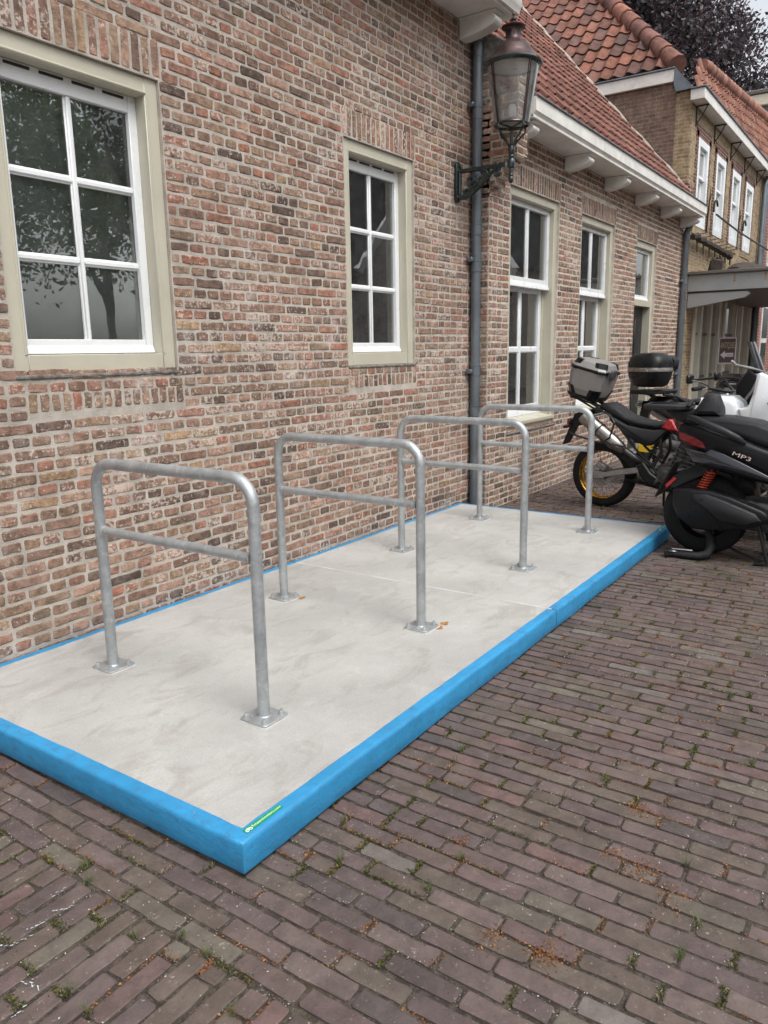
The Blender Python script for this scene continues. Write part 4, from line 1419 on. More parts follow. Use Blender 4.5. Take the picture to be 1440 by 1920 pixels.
def sign_text(s, size, wx, ox, oz, mat, name):
    v, f = text_mesh(s, size)
    v[:, 0] = (v[:, 0] - v[:, 0].min()) * wx / (v[:, 0].max() - v[:, 0].min())
    q = sc_ + an * 0.0165
    m = MB(); m.add(np.array([q + ax * (ox + p[0]) + np.array([0, 0, oz + p[1]]) for p in v]), f)
    m.build(name, mat, sg, smooth=0, fix=False)


sign_text('ANTIQUES', 0.21, 0.36, -0.18, 0.06, M['signgold'], 'lettering')
sign_text('PARKING', 0.062, 0.16, -0.005, -0.125, M['signbrown'], 'small_lettering')
q = sc_ + an * 0.0158
m = MB(); m.add([q + ax * a + np.array([0, 0, z]) for a, z in ((-0.17, -0.10), (-0.055, 0.0), (-0.055, -0.055), (0.165, -0.055), (0.165, -0.145), (-0.055, -0.145), (-0.055, -0.20))], [(0, 6, 5, 4, 3, 2, 1)])
m.build('arrow', M['signwhite'], sg, smooth=0, fix=False)
m = MB()
for s in (-1, 1): m.tube([sc_ + ax * 0.17 * s + [0, 0, 0.31], sc_ + ax * 0.17 * s + [0, 0, 1.34]], 0.006, 5)
m.build('hanger_rods', M['black'], sg)
sg.scale = (0.75, 0.75, 0.75); sg.location.z += 0.075

# ================================================================== farther houses
M['darkpane'] = m_plain('dark window glass', (0.03, 0.035, 0.035), 0.04, var=0.05)
rh = thing('brick_house', (25, 3.6, 0), 'red brick house with white cornice beyond the yellow house', 'house')
MB().box(21.25, 34, 3.42, 9, -0.05, 6.1).build('wall', M['redfront'], rh, smooth=0)
MB().box(21.2, 34.2, 3.05, 3.5, 6.1, 6.34, 0.02).build('cornice', M['cream'], rh)
MB().box(21.15, 34.2, 2.97, 3.5, 6.342, 6.42, 0.01).build('cornice_top', M['greydark'], rh)
b = MB().box(21.28, 21.85, 3.34, 3.42, 0.0, 6.09, 0.005); b.build('pilaster', M['redfront'], rh)
MB().box(21.25, 21.88, 3.28, 3.41, 5.35, 5.75, 0.02).build('capital', M['cream'], rh)
MB().box(21.22, 21.92, 3.25, 3.41, 5.752, 5.82, 0.01).build('capital_top', M['cream'], rh)
for x in (22.6, 24.6, 26.6, 28.6):
    for z, h_ in ((0.7, 1.9), (3.55, 1.6)):
        w_ = MB().box(x, x + 1.0, 3.395, 3.44, z, z + h_, 0.004).build('window', M['white'], rh)
        for a in (0, 1):
            MB().box(x + 0.09, x + 0.91, 3.385, 3.394, z + 0.09 + a * h_ / 2, z + h_ / 2 - 0.04 + a * (h_ / 2 - 0.05)).build('pane', M['darkpane'], w_, smooth=0)
M['bluegrey'] = m_plain('blue-grey render', srgb(112, 128, 142), 0.7, var=0.06, scale=1)
bg = thing('flat_building', (30, 8, 0), 'blue-grey flat-roofed building behind the red house', 'building')
MB().box(25.5, 40, 3.9, 13, 0, 8.15).build('wall', M['bluegrey'], bg, smooth=0)
MB().box(25.35, 40.2, 3.6, 13.2, 8.15, 8.45, 0.02).build('cornice', M['cream'], bg)
MB().box(25.3, 40.2, 3.55, 13.2, 8.452, 8.56, 0.02).build('roof_edge', M['greydark'], bg)


# ================================================================== trees
def m_leaf(name, cols):
    t = NT(name)
    at = t.n('Attribute', attribute_name='tint')
    d = t.n('BsdfPrincipled'); t.put(d.inputs['Base Color'], at.outputs['Color']); d.inputs['Roughness'].default_value = 0.5
    tr = t.n('BsdfTranslucent'); t.put(tr.inputs['Color'], at.outputs['Color'])
    mx = t.n('MixShader'); mx.inputs[0].default_value = 0.3
    t.t.links.new(d.outputs[0], mx.inputs[1]); t.t.links.new(tr.outputs[0], mx.inputs[2])
    t.t.links.new(mx.outputs[0], t.out.inputs['Surface'])
    return t.m


M['leaf'] = m_leaf('leaf', None)
M['bark'] = m_plain('bark', (0.06, 0.05, 0.04), 0.9, var=0.3, scale=8, bump=0.02, bscale=20)


def tree(name, base, label, lobes, n, leaf, cols, trunk_r=0.25, cat='tree'):
    """tapered trunk, limbs to every lobe, leaf-sized faces in clumps through the lobes"""
    base = np.array(base, float)
    t = thing(name, base, label, cat)
    m = MB()
    top = base + [0, 0, max(l[0][2] for l in lobes) * 0.75]
    m.tube([base, base * 0.6 + top * 0.4 + [0.1, 0, 0], top], [trunk_r, trunk_r * 0.7, trunk_r * 0.25], 9)
    for (c, r) in lobes:
        c = base + np.array(c); s = base + (top - base) * (0.35 + 0.4 * rng.random())
        m.tube([s, (s + c) / 2 + [0, 0, 0.3], c], [trunk_r * 0.4, trunk_r * 0.25, trunk_r * 0.06], 6)
    m.build('trunk', M['bark'], t)
    tot = sum(r ** 2 for _, r in lobes)
    P, C = [], []
    for (c, r) in lobes:
        k = int(n * r * r / tot)
        nc = max(6, k // 26)
        d = rng.normal(size=(nc, 3)); d /= np.linalg.norm(d, axis=1)[:, None]
        cen = base + np.array(c) + d * (r * (0.45 + 0.6 * rng.random((nc, 1)) ** 0.6)) * [1, 1, 0.85]
        idx = rng.integers(nc, size=k)
        tone = 0.6 + 0.8 * rng.random(nc)
        P.append(cen[idx] + rng.normal(size=(k, 3)) * r * 0.13)
        cc = np.array(cols)[rng.integers(len(cols), size=k)] * tone[idx][:, None] * (0.8 + 0.4 * rng.random((k, 1)))
        C.append(cc)
    P = np.concatenate(P); C = np.concatenate(C); k = len(P)
    a = rng.normal(size=(k, 3)); a /= np.linalg.norm(a, axis=1)[:, None]
    b = np.cross(a, rng.normal(size=(k, 3))); b /= np.linalg.norm(b, axis=1)[:, None]
    s = leaf * (0.6 + 0.8 * rng.random((k, 1)))
    V = np.stack([P - a * s, P + b * s * 0.5, P + a * s, P - b * s * 0.5], 1).reshape(-1, 3)
    F = [(4 * i, 4 * i + 1, 4 * i + 2, 4 * i + 3) for i in range(k)]
    mk('crown', V, F, M['leaf'], t, smooth=0, fix=False, col=np.repeat(C, 4, 0), seed=np.zeros(4 * k), kind='stuff')


purple = [(0.055, 0.034, 0.046), (0.070, 0.044, 0.054), (0.042, 0.038, 0.044), (0.085, 0.055, 0.058), (0.055, 0.058, 0.060)]
tree('copper_beech', (38, 11, 0), 'dark copper beech towering behind the roofs', [((0, 0.6, 13.6), 3.4), ((-2, -2.5, 12.5), 2.7), ((3, -3.0, 11.5), 2.2), ((1, 3, 13), 3.2), ((-1, 0.5, 17), 3.2), ((0, -2.4, 14.4), 1.6),
     ((2, 1, 10), 3.4), ((-1, 5, 15), 3), ((3, -5.5, 10.0), 2.4), ((-2, 2.5, 16), 2.6), ((2.5, 1.0, 17.5), 2.0)], 95000, 0.10, purple, 0.45)
green = [(0.10, 0.15, 0.035), (0.12, 0.18, 0.045), (0.075, 0.12, 0.03), (0.15, 0.20, 0.06)]
tree('street_tree', (9.0, -8.5, 0), 'green street tree across the street, seen mirrored in the large window', [((0, 0, 6.2), 2.2), ((1.5, 0.6, 5.0), 1.6), ((-1.5, -0.4, 5.2), 1.7), ((0.3, 1.2, 4.2), 1.4), ((-0.5, 0.2, 7.8), 1.6)], 15000, 0.065, green, 0.14)
tree('street_tree', (13.5, -11, 0), 'taller green street tree behind the mirrored one, across the street', [((0, 0, 7.5), 2.8), ((1.8, 0.6, 6), 2.0), ((-2, -0.4, 6.2), 2.0), ((0.3, 1.2, 5), 1.8), ((-0.5, 0.2, 10), 2.0)], 14000, 0.085, green, 0.18)

# ================================================================== across the street (seen in the panes)
op = thing('gabled_house', (24, -10, 0), 'gabled brick house across the street, paled to brighten its mirror image in the tall windows', 'house')
M['opp'] = m_facade('brick across the street', srgb(206, 200, 190), srgb(196, 190, 180), srgb(190, 184, 174), 0.1)  # facades made pale to brighten their reflection in the panes
MB().prism([(18.5, 0), (27.5, 0), (27.5, 4.0), (23, 8.6), (18.5, 4.0)], 'y', -13, -6.2).build('wall', M['opp'], op, smooth=0)
r_ = MB()
for s in (-1, 1):
    e = np.array([23 + s * 5.0, 3.55]); p = np.array([23.0, 8.75])
    r_.add([(e[0], -13.2, e[1]), (e[0], -6.0, e[1]), (p[0], -6.0, p[1]), (p[0], -13.2, p[1])], [(0, 1, 2, 3)])
r_.build('roof', M['tile_pan'], op, smooth=0, fix=False)
m = MB()
for s in (-1, 1): m.obox((23 + s * 2.5, -5.98, 6.1), (s * 4.5, 0, -4.6), (0, 1, 0), (4.6, 0, s * 4.5), (3.3, 0.04, 0.13))
m.build('barge_boards', M['white'], op)
for x, z in ((21, 1.2), (24.2, 1.2), (22.4, 4.4)):
    f_ = MB().box(x, x + 1.2, -6.2, -6.12, z, z + 1.7).build('window', M['white'], op)
    for a in (0, 1):
        for b2 in (0, 1): MB().box(x + 0.1 + a * 0.53, x + 0.57 + a * 0.53, -6.118, -6.10, z + 0.1 + b2 * 0.78, z + 0.82 + b2 * 0.78).build('pane', M['black'], f_)
o2 = thing('terraced_house', (34, -9, 0), 'red-roofed terraced house farther along, across the street', 'house')
MB().box(28, 46, -13, -6.0, 0, 4.6).build('wall', M['opp'], o2, smooth=0)
MB().add([(27.8, -5.7, 4.5), (46, -5.7, 4.5), (46, -9.5, 8.6), (27.8, -9.5, 8.6)], [(0, 1, 2, 3)]).build('roof', M['tile_pan'], o2, smooth=0, fix=False)
o3 = thing('terraced_house', (-6, -12, 0), 'pale terraced house behind the viewer, across the street', 'house')
MB().box(-14, 6, -16, -11, 0, 5.5).build('wall', M['opp'], o3, smooth=0)
MB().add([(-14.2, -10.7, 5.4), (6.2, -10.7, 5.4), (6.2, -13.5, 8.8), (-14.2, -13.5, 8.8)], [(0, 1, 2, 3)]).build('roof', M['tile_pan'], o3, smooth=0, fix=False)

# ================================================================== wall lantern
LX, LY = 6.30, 2.965
lan = thing('wall_lantern', (LX, Y1, 2.84), 'black wall lantern with bronze cap and conical glass on scrolled bracket', 'street lamp')
M['bronze'] = m_plain('bronze cap', (0.085, 0.055, 0.052), 0.38, 0.6, var=0.25, scale=7, bump=0.0012)
M['copper'] = m_plain('copper', (0.55, 0.20, 0.10), 0.3, 0.9, var=0.2)
M['bulb'] = m_plain('frosted bulb', (0.75, 0.77, 0.78), 0.5, var=0.02)
M['lampglass'] = m_glass('lantern glass', (0.97, 0.975, 0.97), 1.45, painted_sheen=0.13)  # the white share paints in the pale reflection of the lantern glass
M['reflector'] = m_plain('pale reflector', (0.5, 0.5, 0.47), 0.35, 0.3, var=0.1)
b = MB()
pts = []
for k in range(13):
    a = math.pi * k / 12
    pts.append((LX + 0.042 * math.cos(a), 3.115 + 0.042 * math.sin(a)))
for k in range(13):
    a = math.pi + math.pi * k / 12
    pts.append((LX + 0.042 * math.cos(a), 2.862 + 0.042 * math.sin(a)))
b.prism(pts, 'y', Y1 - 0.030, Y1 + 0.002, 0.007)
for z in (3.12, 2.862): b.lathe([(0, 0.0), (0.009, 0.001), (0.014, 0.012), (0.014, 0.02)], (LX, Y1 - 0.042, z), 8, 'y')
b.tube([(LX, Y1 - 0.038, 3.09), (LX, Y1 - 0.038, 2.89)], 0.016, 8)
b.build('wall_plate', M['iron'], lan)
ZA = 3.075
b = MB()
b.tube([(LX, Y1 - 0.03, ZA), (LX, LY + 0.05, ZA)], 0.020, 12)
b.lathe([(0.0195, 0), (0.028, 0.004), (0.028, 0.02), (0.0195, 0.024)], (LX, LY + 0.12, ZA), 12, 'y')
b.lathe([(0.0195, 0), (0.030, 0.004), (0.030, 0.03), (0.0195, 0.034)], (LX, Y1 - 0.034, ZA), 12, 'y')
b.build('arm', M['iron'], lan)
b = MB()


def spiral(cy, cz, r0, turns, a0, sgn=1, n=26, th=0.0145):
    a = np.linspace(0, turns * 2 * math.pi, n)
    r = r0 * (1 - 0.80 * a / a[-1])
    b.tube(np.stack([np.full(n, LX), cy + r * np.cos(a0 + sgn * a), cz + r * np.sin(a0 + sgn * a)], 1), np.linspace(th, th * 0.7, n), 8)
    b.lathe([(0, -0.012), (0.012, -0.008), (0.012, 0.008), (0, 0.012)], (LX, cy + r[-1] * math.cos(a0 + sgn * a[-1]), cz + r[-1] * math.sin(a0 + sgn * a[-1])), 8, 'x')


spiral(3.335, 2.985, 0.062, 1.5, 2.2)
spiral(3.215, 3.022, 0.040, 1.4, 0.5)
spiral(3.09, 3.020, 0.036, 1.5, 2.4, -1)
spiral(3.385, 2.885, 0.034, 1.3, 2.0, -1)
spiral(3.255, 2.975, 0.030, 1.3, 3.6, -1)
# the sweeping rib under the scrolls
b.tube([(LX, Y1 - 0.03, 2.86), (LX, 3.40, 2.862), (LX, 3.32, 2.892), (LX, 3.24, 2.945), (LX, 3.18, 3.005), (LX, 3.12, 3.045), (LX, 3.06, 3.058)], [0.022, 0.024, 0.023, 0.021, 0.018, 0.015, 0.013], 8)
b.tube([(LX, 3.40, 2.862), (LX, 3.345, 2.93), (LX, 3.29, 2.97)], 0.009, 6)
b.build('scroll_work', M['iron'], lan)
b = MB()
b.lathe([(0.0, 2.918), (0.012, 2.922), (0.020, 2.94), (0.021, 2.955), (0.014, 2.972), (0.019, 2.985), (0.014, 2.998), (0.020, 3.02), (0.016, 3.035), (0.030, 3.045), (0.033, 3.075), (0.030, 3.105),
         (0.021, 3.115), (0.025, 3.125), (0.025, 3.135), (0.021, 3.14), (0.026, 3.15), (0.028, 3.21), (0.020, 3.22), (0.013, 3.225), (0.012, 3.36), (0.0, 3.365)], (LX, LY, 0), 14)
b.build('post', M['iron'], lan)
b = MB()
a = np.linspace(0, 2 * math.pi, 29)[:-1]
b.tube(np.stack([LX + 0.137 * np.cos(a), LY + 0.137 * np.sin(a), np.full(28, 3.372)], 1), 0.011, 8, closed=True)
for k in range(4):
    q = math.radians(45 + 90 * k + 20)
    c_, s_ = math.cos(q), math.sin(q)
    b.tube([(LX + 0.022 * c_, LY + 0.022 * s_, 3.20), (LX + 0.06 * c_, LY + 0.06 * s_, 3.255), (LX + 0.142 * c_, LY + 0.142 * s_, 3.325), (LX + 0.147 * c_, LY + 0.147 * s_, 3.352), (LX + 0.137 * c_, LY + 0.137 * s_, 3.372)], 0.0085, 7)
    b.tube([(LX + 0.010 * c_, LY + 0.010 * s_, 3.355), (LX + 0.133 * c_, LY + 0.133 * s_, 3.368)], 0.007, 6)
b.build('cradle', M['iron'], lan)
R0, R1, ZB, ZC = 0.142, 0.216, 3.384, 3.815
b = MB().lathe([(R0, ZB), (R1 - 0.004, ZC)], (LX, LY, 0), 36)
b.build('glass_cone', M['lampglass'], lan, fix=False)
for k in range(4):
    q = math.radians(45 + 90 * k + 20)
    b = MB()
    for dq in (-0.045, 0.045):
        c_, s_ = math.cos(q + dq), math.sin(q + dq)
        b.tube([(LX + (R0 + 0.004) * c_, LY + (R0 + 0.004) * s_, ZB - 0.004), (LX + (R1 + 0.002) * c_, LY + (R1 + 0.002) * s_, ZC + 0.01)], 0.0045, 6)
    b.build('glazing_rod', M['copper' if False else 'bronze'], lan)
b = MB().lathe([(R1 - 0.012, ZC - 0.006), (R1 + 0.006, ZC - 0.008), (R1 + 0.024, ZC + 0.004), (R1 + 0.026, ZC + 0.014), (R1 + 0.012, ZC + 0.026), (R1 - 0.012, ZC + 0.03)], (LX, LY, 0), 36)
b.build('rim', M['iron'], lan)
b = MB().lathe([(R1 + 0.008, ZC + 0.027), (0.196, ZC + 0.045), (0.172, ZC + 0.085), (0.148, ZC + 0.125), (0.118, ZC + 0.158), (0.088, ZC + 0.178), (0.070, ZC + 0.190), (0.062, ZC + 0.205), (0.060, ZC + 0.275), (0.064, ZC + 0.279),
                (0.094, ZC + 0.285), (0.098, ZC + 0.293), (0.080, ZC + 0.300), (0.052, ZC + 0.308), (0.02, ZC + 0.318), (0.0, ZC + 0.32)], (LX, LY, 0), 36)
cap_ = b.build('cap', M['bronze'], lan, smooth=50)
for k in range(12):
    q = 2 * math.pi * k / 12
    m = MB().obox((LX + 0.0605 * math.cos(q), LY + 0.0605 * math.sin(q), ZC + 0.242), (math.cos(q), math.sin(q), 0), (-math.sin(q), math.cos(q), 0), (0, 0, 1), (0.002, 0.005, 0.022))
    m.build('vent_slot', M['black'], cap_, smooth=0)
b = MB().lathe([(0.012, ZC + 0.318), (0.012, ZC + 0.336), (0.024, ZC + 0.345), (0.024, ZC + 0.353), (0.010, ZC + 0.362), (0.008, ZC + 0.375), (0.014, ZC + 0.385), (0.0, ZC + 0.412)], (LX, LY, 0), 12)
b.build('finial', M['bronze'], lan)
prof = []
b = MB()
n = 48
rings = []
for r, z in ((0.206, ZC + 0.002), (0.15, ZC + 0.022), (0.08, ZC + 0.034), (0.03, ZC + 0.038)):
    aa = np.arange(n) * 2 * math.pi / n
    zz = z + np.where(np.arange(n) % 2, 0.006, 0.0) * (r / 0.18)
    rings.append(np.stack([LX + r * np.cos(aa), LY + r * np.sin(aa), zz], 1))
b.loft(rings)
b.build('reflector', M['reflector'], lan, smooth=0)
MB().lathe([(0.0, 3.388), (0.042, 3.389), (0.044, 3.415), (0.040, 3.425), (0.0, 3.426)], (LX, LY, 0), 20).build('lamp_base', M['copper'], lan)
MB().lathe([(0.030, 3.424), (0.033, 3.43), (0.033, 3.51), (0.026, 3.525), (0.0, 3.53)], (LX, LY, 0), 20).build('bulb', M['bulb'], lan)
MB().lathe([(0.0, 3.378), (0.13, 3.379), (0.134, 3.386), (0.0, 3.387)], (LX, LY, 0), 28).build('floor_plate', M['reflector'], lan)

# ================================================================== motorcycles and scooters
M['matte'] = m_plain('matte black plastic', (0.008, 0.0085, 0.0095), 0.34, spec=0.28, var=0.12, scale=5, bump=0.0004, bscale=300)
M['gloss'] = m_plain('gloss black paint', (0.010, 0.010, 0.013), 0.18, var=0.1, coat=0.6)
M['rubber'] = m_plain('tyre rubber', (0.012, 0.012, 0.013), 0.75, spec=0.28, var=0.2, scale=20, bump=0.001, bscale=200)
M['vinyl'] = m_plain('black seat vinyl', (0.016, 0.016, 0.018), 0.5, spec=0.28, var=0.1, scale=8, bump=0.0008, bscale=350)
M['greyplastic'] = m_plain('dark grey plastic', (0.022, 0.023, 0.025), 0.45, spec=0.28, var=0.1, bump=0.0004, bscale=300)
M['alu'] = m_plain('brushed aluminium', (0.36, 0.35, 0.34), 0.42, 0.75, var=0.15, scale=12)
M['caseal'] = m_plain('anodised case panel', (0.30, 0.29, 0.28), 0.45, 0.35, var=0.06, scale=4)
M['chrome'] = m_plain('polished steel', (0.30, 0.285, 0.265), 0.30, 1.0, var=0.1)
M['gold'] = m_plain('gold rim', (0.62, 0.33, 0.05), 0.25, 0.9, var=0.12)
M['red'] = m_plain('red paint', (0.42, 0.008, 0.012), 0.25, var=0.06, coat=0.5)
M['redlens'] = m_plain('red lens', (0.16, 0.004, 0.008), 0.08, var=0.25, scale=40, coat=0.8)
M['redspring'] = m_plain('red spring', (0.42, 0.05, 0.02), 0.4, var=0.1)
M['whitepaint'] = m_plain('white fairing paint', (0.72, 0.74, 0.75), 0.22, var=0.03, coat=0.5)
M['engine'] = m_plain('cast engine metal', (0.10, 0.10, 0.10), 0.5, 0.6, var=0.4, scale=18, bump=0.002)
M['yellowplate'] = m_plain('yellow number plate', (0.85, 0.56, 0.02), 0.4, var=0.03)
M['screen'] = m_glass('tinted screen', (0.35, 0.37, 0.38), 1.5)
M['mirror'] = m_plain('mirror glass', (0.5, 0.53, 0.56), 0.05, 1.0, var=0.02)


def hull(poly, W, soft=0.02, taper=None, y0=0.0, m=None):
    """side outline (s, z) given width 2W with rounded flanks"""
    P = np.array(poly, float)
    if area2(P) < 0: P = P[::-1]
    rings = []
    for f, i in ((-1.0, soft), (-0.93, soft * 0.35), (-0.75, 0.0), (0.75, 0.0), (0.93, soft * 0.35), (1.0, soft)):
        Q = inset(P, i) if i else P
        y = np.full(len(Q), f * W)
        if taper is not None: y = y * np.array([taper(s, z) for s, z in Q])
        rings.append(np.stack([Q[:, 0], y + y0, Q[:, 1]], 1))
    m = m or MB()
    m.loft(rings)
    return m


def wheel(root, s, z, R, width, rim_r, rim_mat, spokes=0, disc=0.0, y0=0.0, cast=0):
    """tyre with rounded tread, rim, hub, wire or cast spokes, perforated disc"""
    tr = MB()
    prof = []
    hw = width / 2
    for k in range(15):
        a = math.pi * (k / 14 - 0.5)
        prof.append((rim_r - 0.004 + (R - rim_r + 0.004) * max(0.0, math.cos(a)) ** 0.55, hw * math.copysign(abs(math.sin(a)) ** 0.8, math.sin(a)) * (0.94 if abs(k - 7) > 5 else 1.0)))
    tr.lathe(prof, (s, y0, z), 40, 'y')
    w = tr.build('wheel', M['rubber'], root, smooth=50)
    rw = hw * 0.72
    MB().lathe([(rim_r - 0.016, -rw * 0.55), (rim_r - 0.004, -rw * 0.9), (rim_r + 0.003, -rw), (rim_r + 0.004, -rw * 0.9), (rim_r - 0.01, -rw * 0.5), (rim_r - 0.01, rw * 0.5), (rim_r + 0.004, rw * 0.9), (rim_r + 0.003, rw), (rim_r - 0.004, rw * 0.9), (rim_r - 0.016, rw * 0.55), (rim_r - 0.022, 0), (rim_r - 0.016, -rw * 0.55)], (s, y0, z), 40, 'y').build('rim', rim_mat, w, smooth=50)
    MB().lathe([(0.0, -0.07), (0.028, -0.068), (0.032, -0.045), (0.055, -0.04), (0.058, -0.028), (0.035, -0.02), (0.035, 0.02), (0.058, 0.028), (0.055, 0.04), (0.03, 0.045), (0.0, 0.068)], (s, y0, z), 20, 'y').build('hub', M['engine'], w, smooth=40)
    if spokes:
        m = MB()
        for k in range(spokes):
            a = 2 * math.pi * k / spokes; b_ = a + (0.35 if k % 2 else -0.35); sd = 0.03 if (k // 2) % 2 else -0.03
            m.tube([(s + 0.055 * math.cos(b_), y0 + sd, z + 0.055 * math.sin(b_)), (s + (rim_r - 0.015) * math.cos(a), y0 + sd * 0.2, z + (rim_r - 0.015) * math.sin(a))], 0.0019, 5)
        m.build('spokes', M['chrome'], w, kind='stuff')
    for k in range(cast):
        a = 2 * math.pi * k / cast
        MB().tube([(s + 0.04 * math.cos(a), y0, z + 0.04 * math.sin(a)), (s + (rim_r - 0.01) * math.cos(a + 0.12), y0 - 0.01, z + (rim_r - 0.01) * math.sin(a + 0.12))], [0.02, 0.013], 8).build('cast_spoke', M['matte'], w)
    if disc:
        m = MB(); yd = y0 - 0.062
        n = 36
        for r0, r1 in ((disc * 0.62, disc * 0.72), (disc * 0.76, disc * 0.86), (disc * 0.90, disc)):
            m.lathe([(r0, -0.002), (r1, -0.002), (r1, 0.002), (r0, 0.002), (r0, -0.002)], (s, yd, z), n, 'y')
        for k in range(18):
            a = 2 * math.pi * k / 18 + 0.1
            m.obox((s + disc * 0.81 * math.cos(a), yd, z + disc * 0.81 * math.sin(a)), (math.cos(a), 0, math.sin(a)), (0, 1, 0), (-math.sin(a), 0, math.cos(a)), (disc * 0.16, 0.0018, 0.008))
        for k in range(5):
            a = 2 * math.pi * k / 5
            m.obox((s + disc * 0.45 * math.cos(a), yd, z + disc * 0.45 * math.sin(a)), (math.cos(a), 0, math.sin(a)), (0, 1, 0), (-math.sin(a), 0, math.cos(a)), (disc * 0.2, 0.002, 0.009))
        m.build('brake_disc', M['alu'], w, smooth=30)
    return w


def heading(v): return math.atan2(v[1], v[0])


def P(m, name, mat, root, smooth=40, sub=0): return m.build(name, mat, root, smooth, sub)


# ------------------------------------------------------------------ trail motorcycle with aluminium top case
mc = thing('motorcycle', (7.437, 2.434, 0.0), 'trail motorcycle with gold rims and boxy silver top case', 'motorcycle', 'two-wheelers parked in a row', heading((-0.10, -0.995)), True)
wheel(mc, 0.0, 0.326, 0.326, 0.135, 0.242, M['gold'], spokes=32, disc=0.115)
wheel(mc, 1.44, 0.335, 0.335, 0.10, 0.262, M['gold'], spokes=32, disc=0.13)
b = MB()
for y in (-0.115, 0.115):
    b.obox((0.215, y, 0.372), (0.43, 0, 0.092), (0, 1, 0), (-0.092, 0, 0.43), (0.235, 0.016, 0.030), 0.008)
    b.obox((0.0, y, 0.328), (1, 0, 0.1), (0, 1, 0), (-0.1, 0, 1), (0.06, 0.018, 0.042), 0.012)
b.box(0.36, 0.47, -0.12, 0.12, 0.375, 0.46, 0.015)
P(b, 'swingarm', M['alu'], mc)
P(MB().obox((0.03, -0.128, 0.42), (1, 0, -0.7), (0, 1, 0), (0.7, 0, 1), (0.055, 0.025, 0.032), 0.012), 'brake_caliper', M['alu'], mc)
# silencer and pipe on the right side
ya = -0.20
P(MB().tube([(-0.150, ya, 0.905), (-0.145, ya, 0.90), (0.10, ya + 0.01, 0.715), (0.16, ya + 0.01, 0.670), (0.25, ya + 0.03, 0.605), (0.27, ya + 0.035, 0.59)], [0.050, 0.066, 0.068, 0.066, 0.046, 0.032], 20), 'silencer', M['chrome'], mc, 50)
P(MB().tube([(0.26, ya + 0.035, 0.597), (0.36, ya + 0.06, 0.53), (0.45, -0.10, 0.48), (0.60, -0.08, 0.42)], 0.026, 12), 'exhaust_pipe', M['engine'], mc)
P(MB().tube([(0.02 + 0.072 * math.sin(a) * 0.6, ya + 0.005 + 0.072 * math.cos(a), 0.775 + 0.072 * math.sin(a) * 0.8) for a in np.linspace(0, 6.283, 17)[:-1]], 0.006, 6, closed=True), 'silencer_strap', M['black'], mc)
b = MB()                                               # luggage hoop beside the silencer
b.tube([(-0.05, -0.14, 0.98), (0.14, -0.25, 0.93), (0.20, -0.27, 0.86), (0.16, -0.27, 0.72), (0.08, -0.27, 0.66), (-0.20, -0.26, 0.72), (-0.30, -0.17, 0.74)], 0.009, 8)
b.tube([(0.10, -0.27, 0.665), (0.30, -0.24, 0.64), (0.45, -0.15, 0.50)], 0.008, 8)
P(b, 'pannier_rail', M['black'], mc)
# rear mudguard and number plate hanger
b = MB()
b.loft([[(-0.10 + ds, y, 0.97 + dz) for ds, y, dz in ((0, -0.085, 0), (0, 0.085, 0), (0.02, 0.07, -0.05), (0.02, -0.07, -0.05))],
        [(-0.30 + ds, y, 0.915 + dz) for ds, y, dz in ((0, -0.08, 0), (0, 0.08, 0), (0.03, 0.07, -0.04), (0.03, -0.07, -0.04))],
        [(-0.36 + ds, y, 0.76 + dz) for ds, y, dz in ((0, -0.075, 0), (0, 0.075, 0), (0.03, 0.07, 0), (0.03, -0.07, 0))],
        [(-0.43 + ds, y, 0.60 + dz) for ds, y, dz in ((0, -0.065, 0), (0, 0.065, 0), (0.02, 0.06, 0), (0.02, -0.06, 0))]])
P(b, 'rear_mudguard', M['matte'], mc)
P(MB().box(-0.40, -0.36, -0.05, 0.05, 0.79, 0.86, 0.01), 'tail_light', M['redlens'], mc)
for y in (-0.14, 0.14): P(MB().tube([(-0.33, y * 0.4, 0.79), (-0.34, y, 0.79), (-0.34, y * 1.5, 0.79)], [0.008, 0.016, 0.016], 8), 'indicator', M['matte'], mc)
# rack and boxy top case, pitched forward
pa = math.radians(-15)
ax_, az_ = np.array([math.cos(pa), 0, math.sin(pa)]), np.array([-math.sin(pa), 0, math.cos(pa)])


def C_(s, y, z): return np.array([-0.155, 0.0, 1.265]) + ax_ * s + np.array([0, y, 0]) + az_ * z


L2, W2_, H2 = 0.18, 0.215, 0.165
ch = 0.055


def octo(k, z, g=0.0):
    l, w = L2 * k + g, W2_ * k + g
    return [C_(-l + ch, -w, z), C_(l - ch, -w, z), C_(l, -w + ch, z), C_(l, w - ch, z), C_(l - ch, w, z), C_(-l + ch, w, z), C_(-l, w - ch, z), C_(-l, -w + ch, z)]


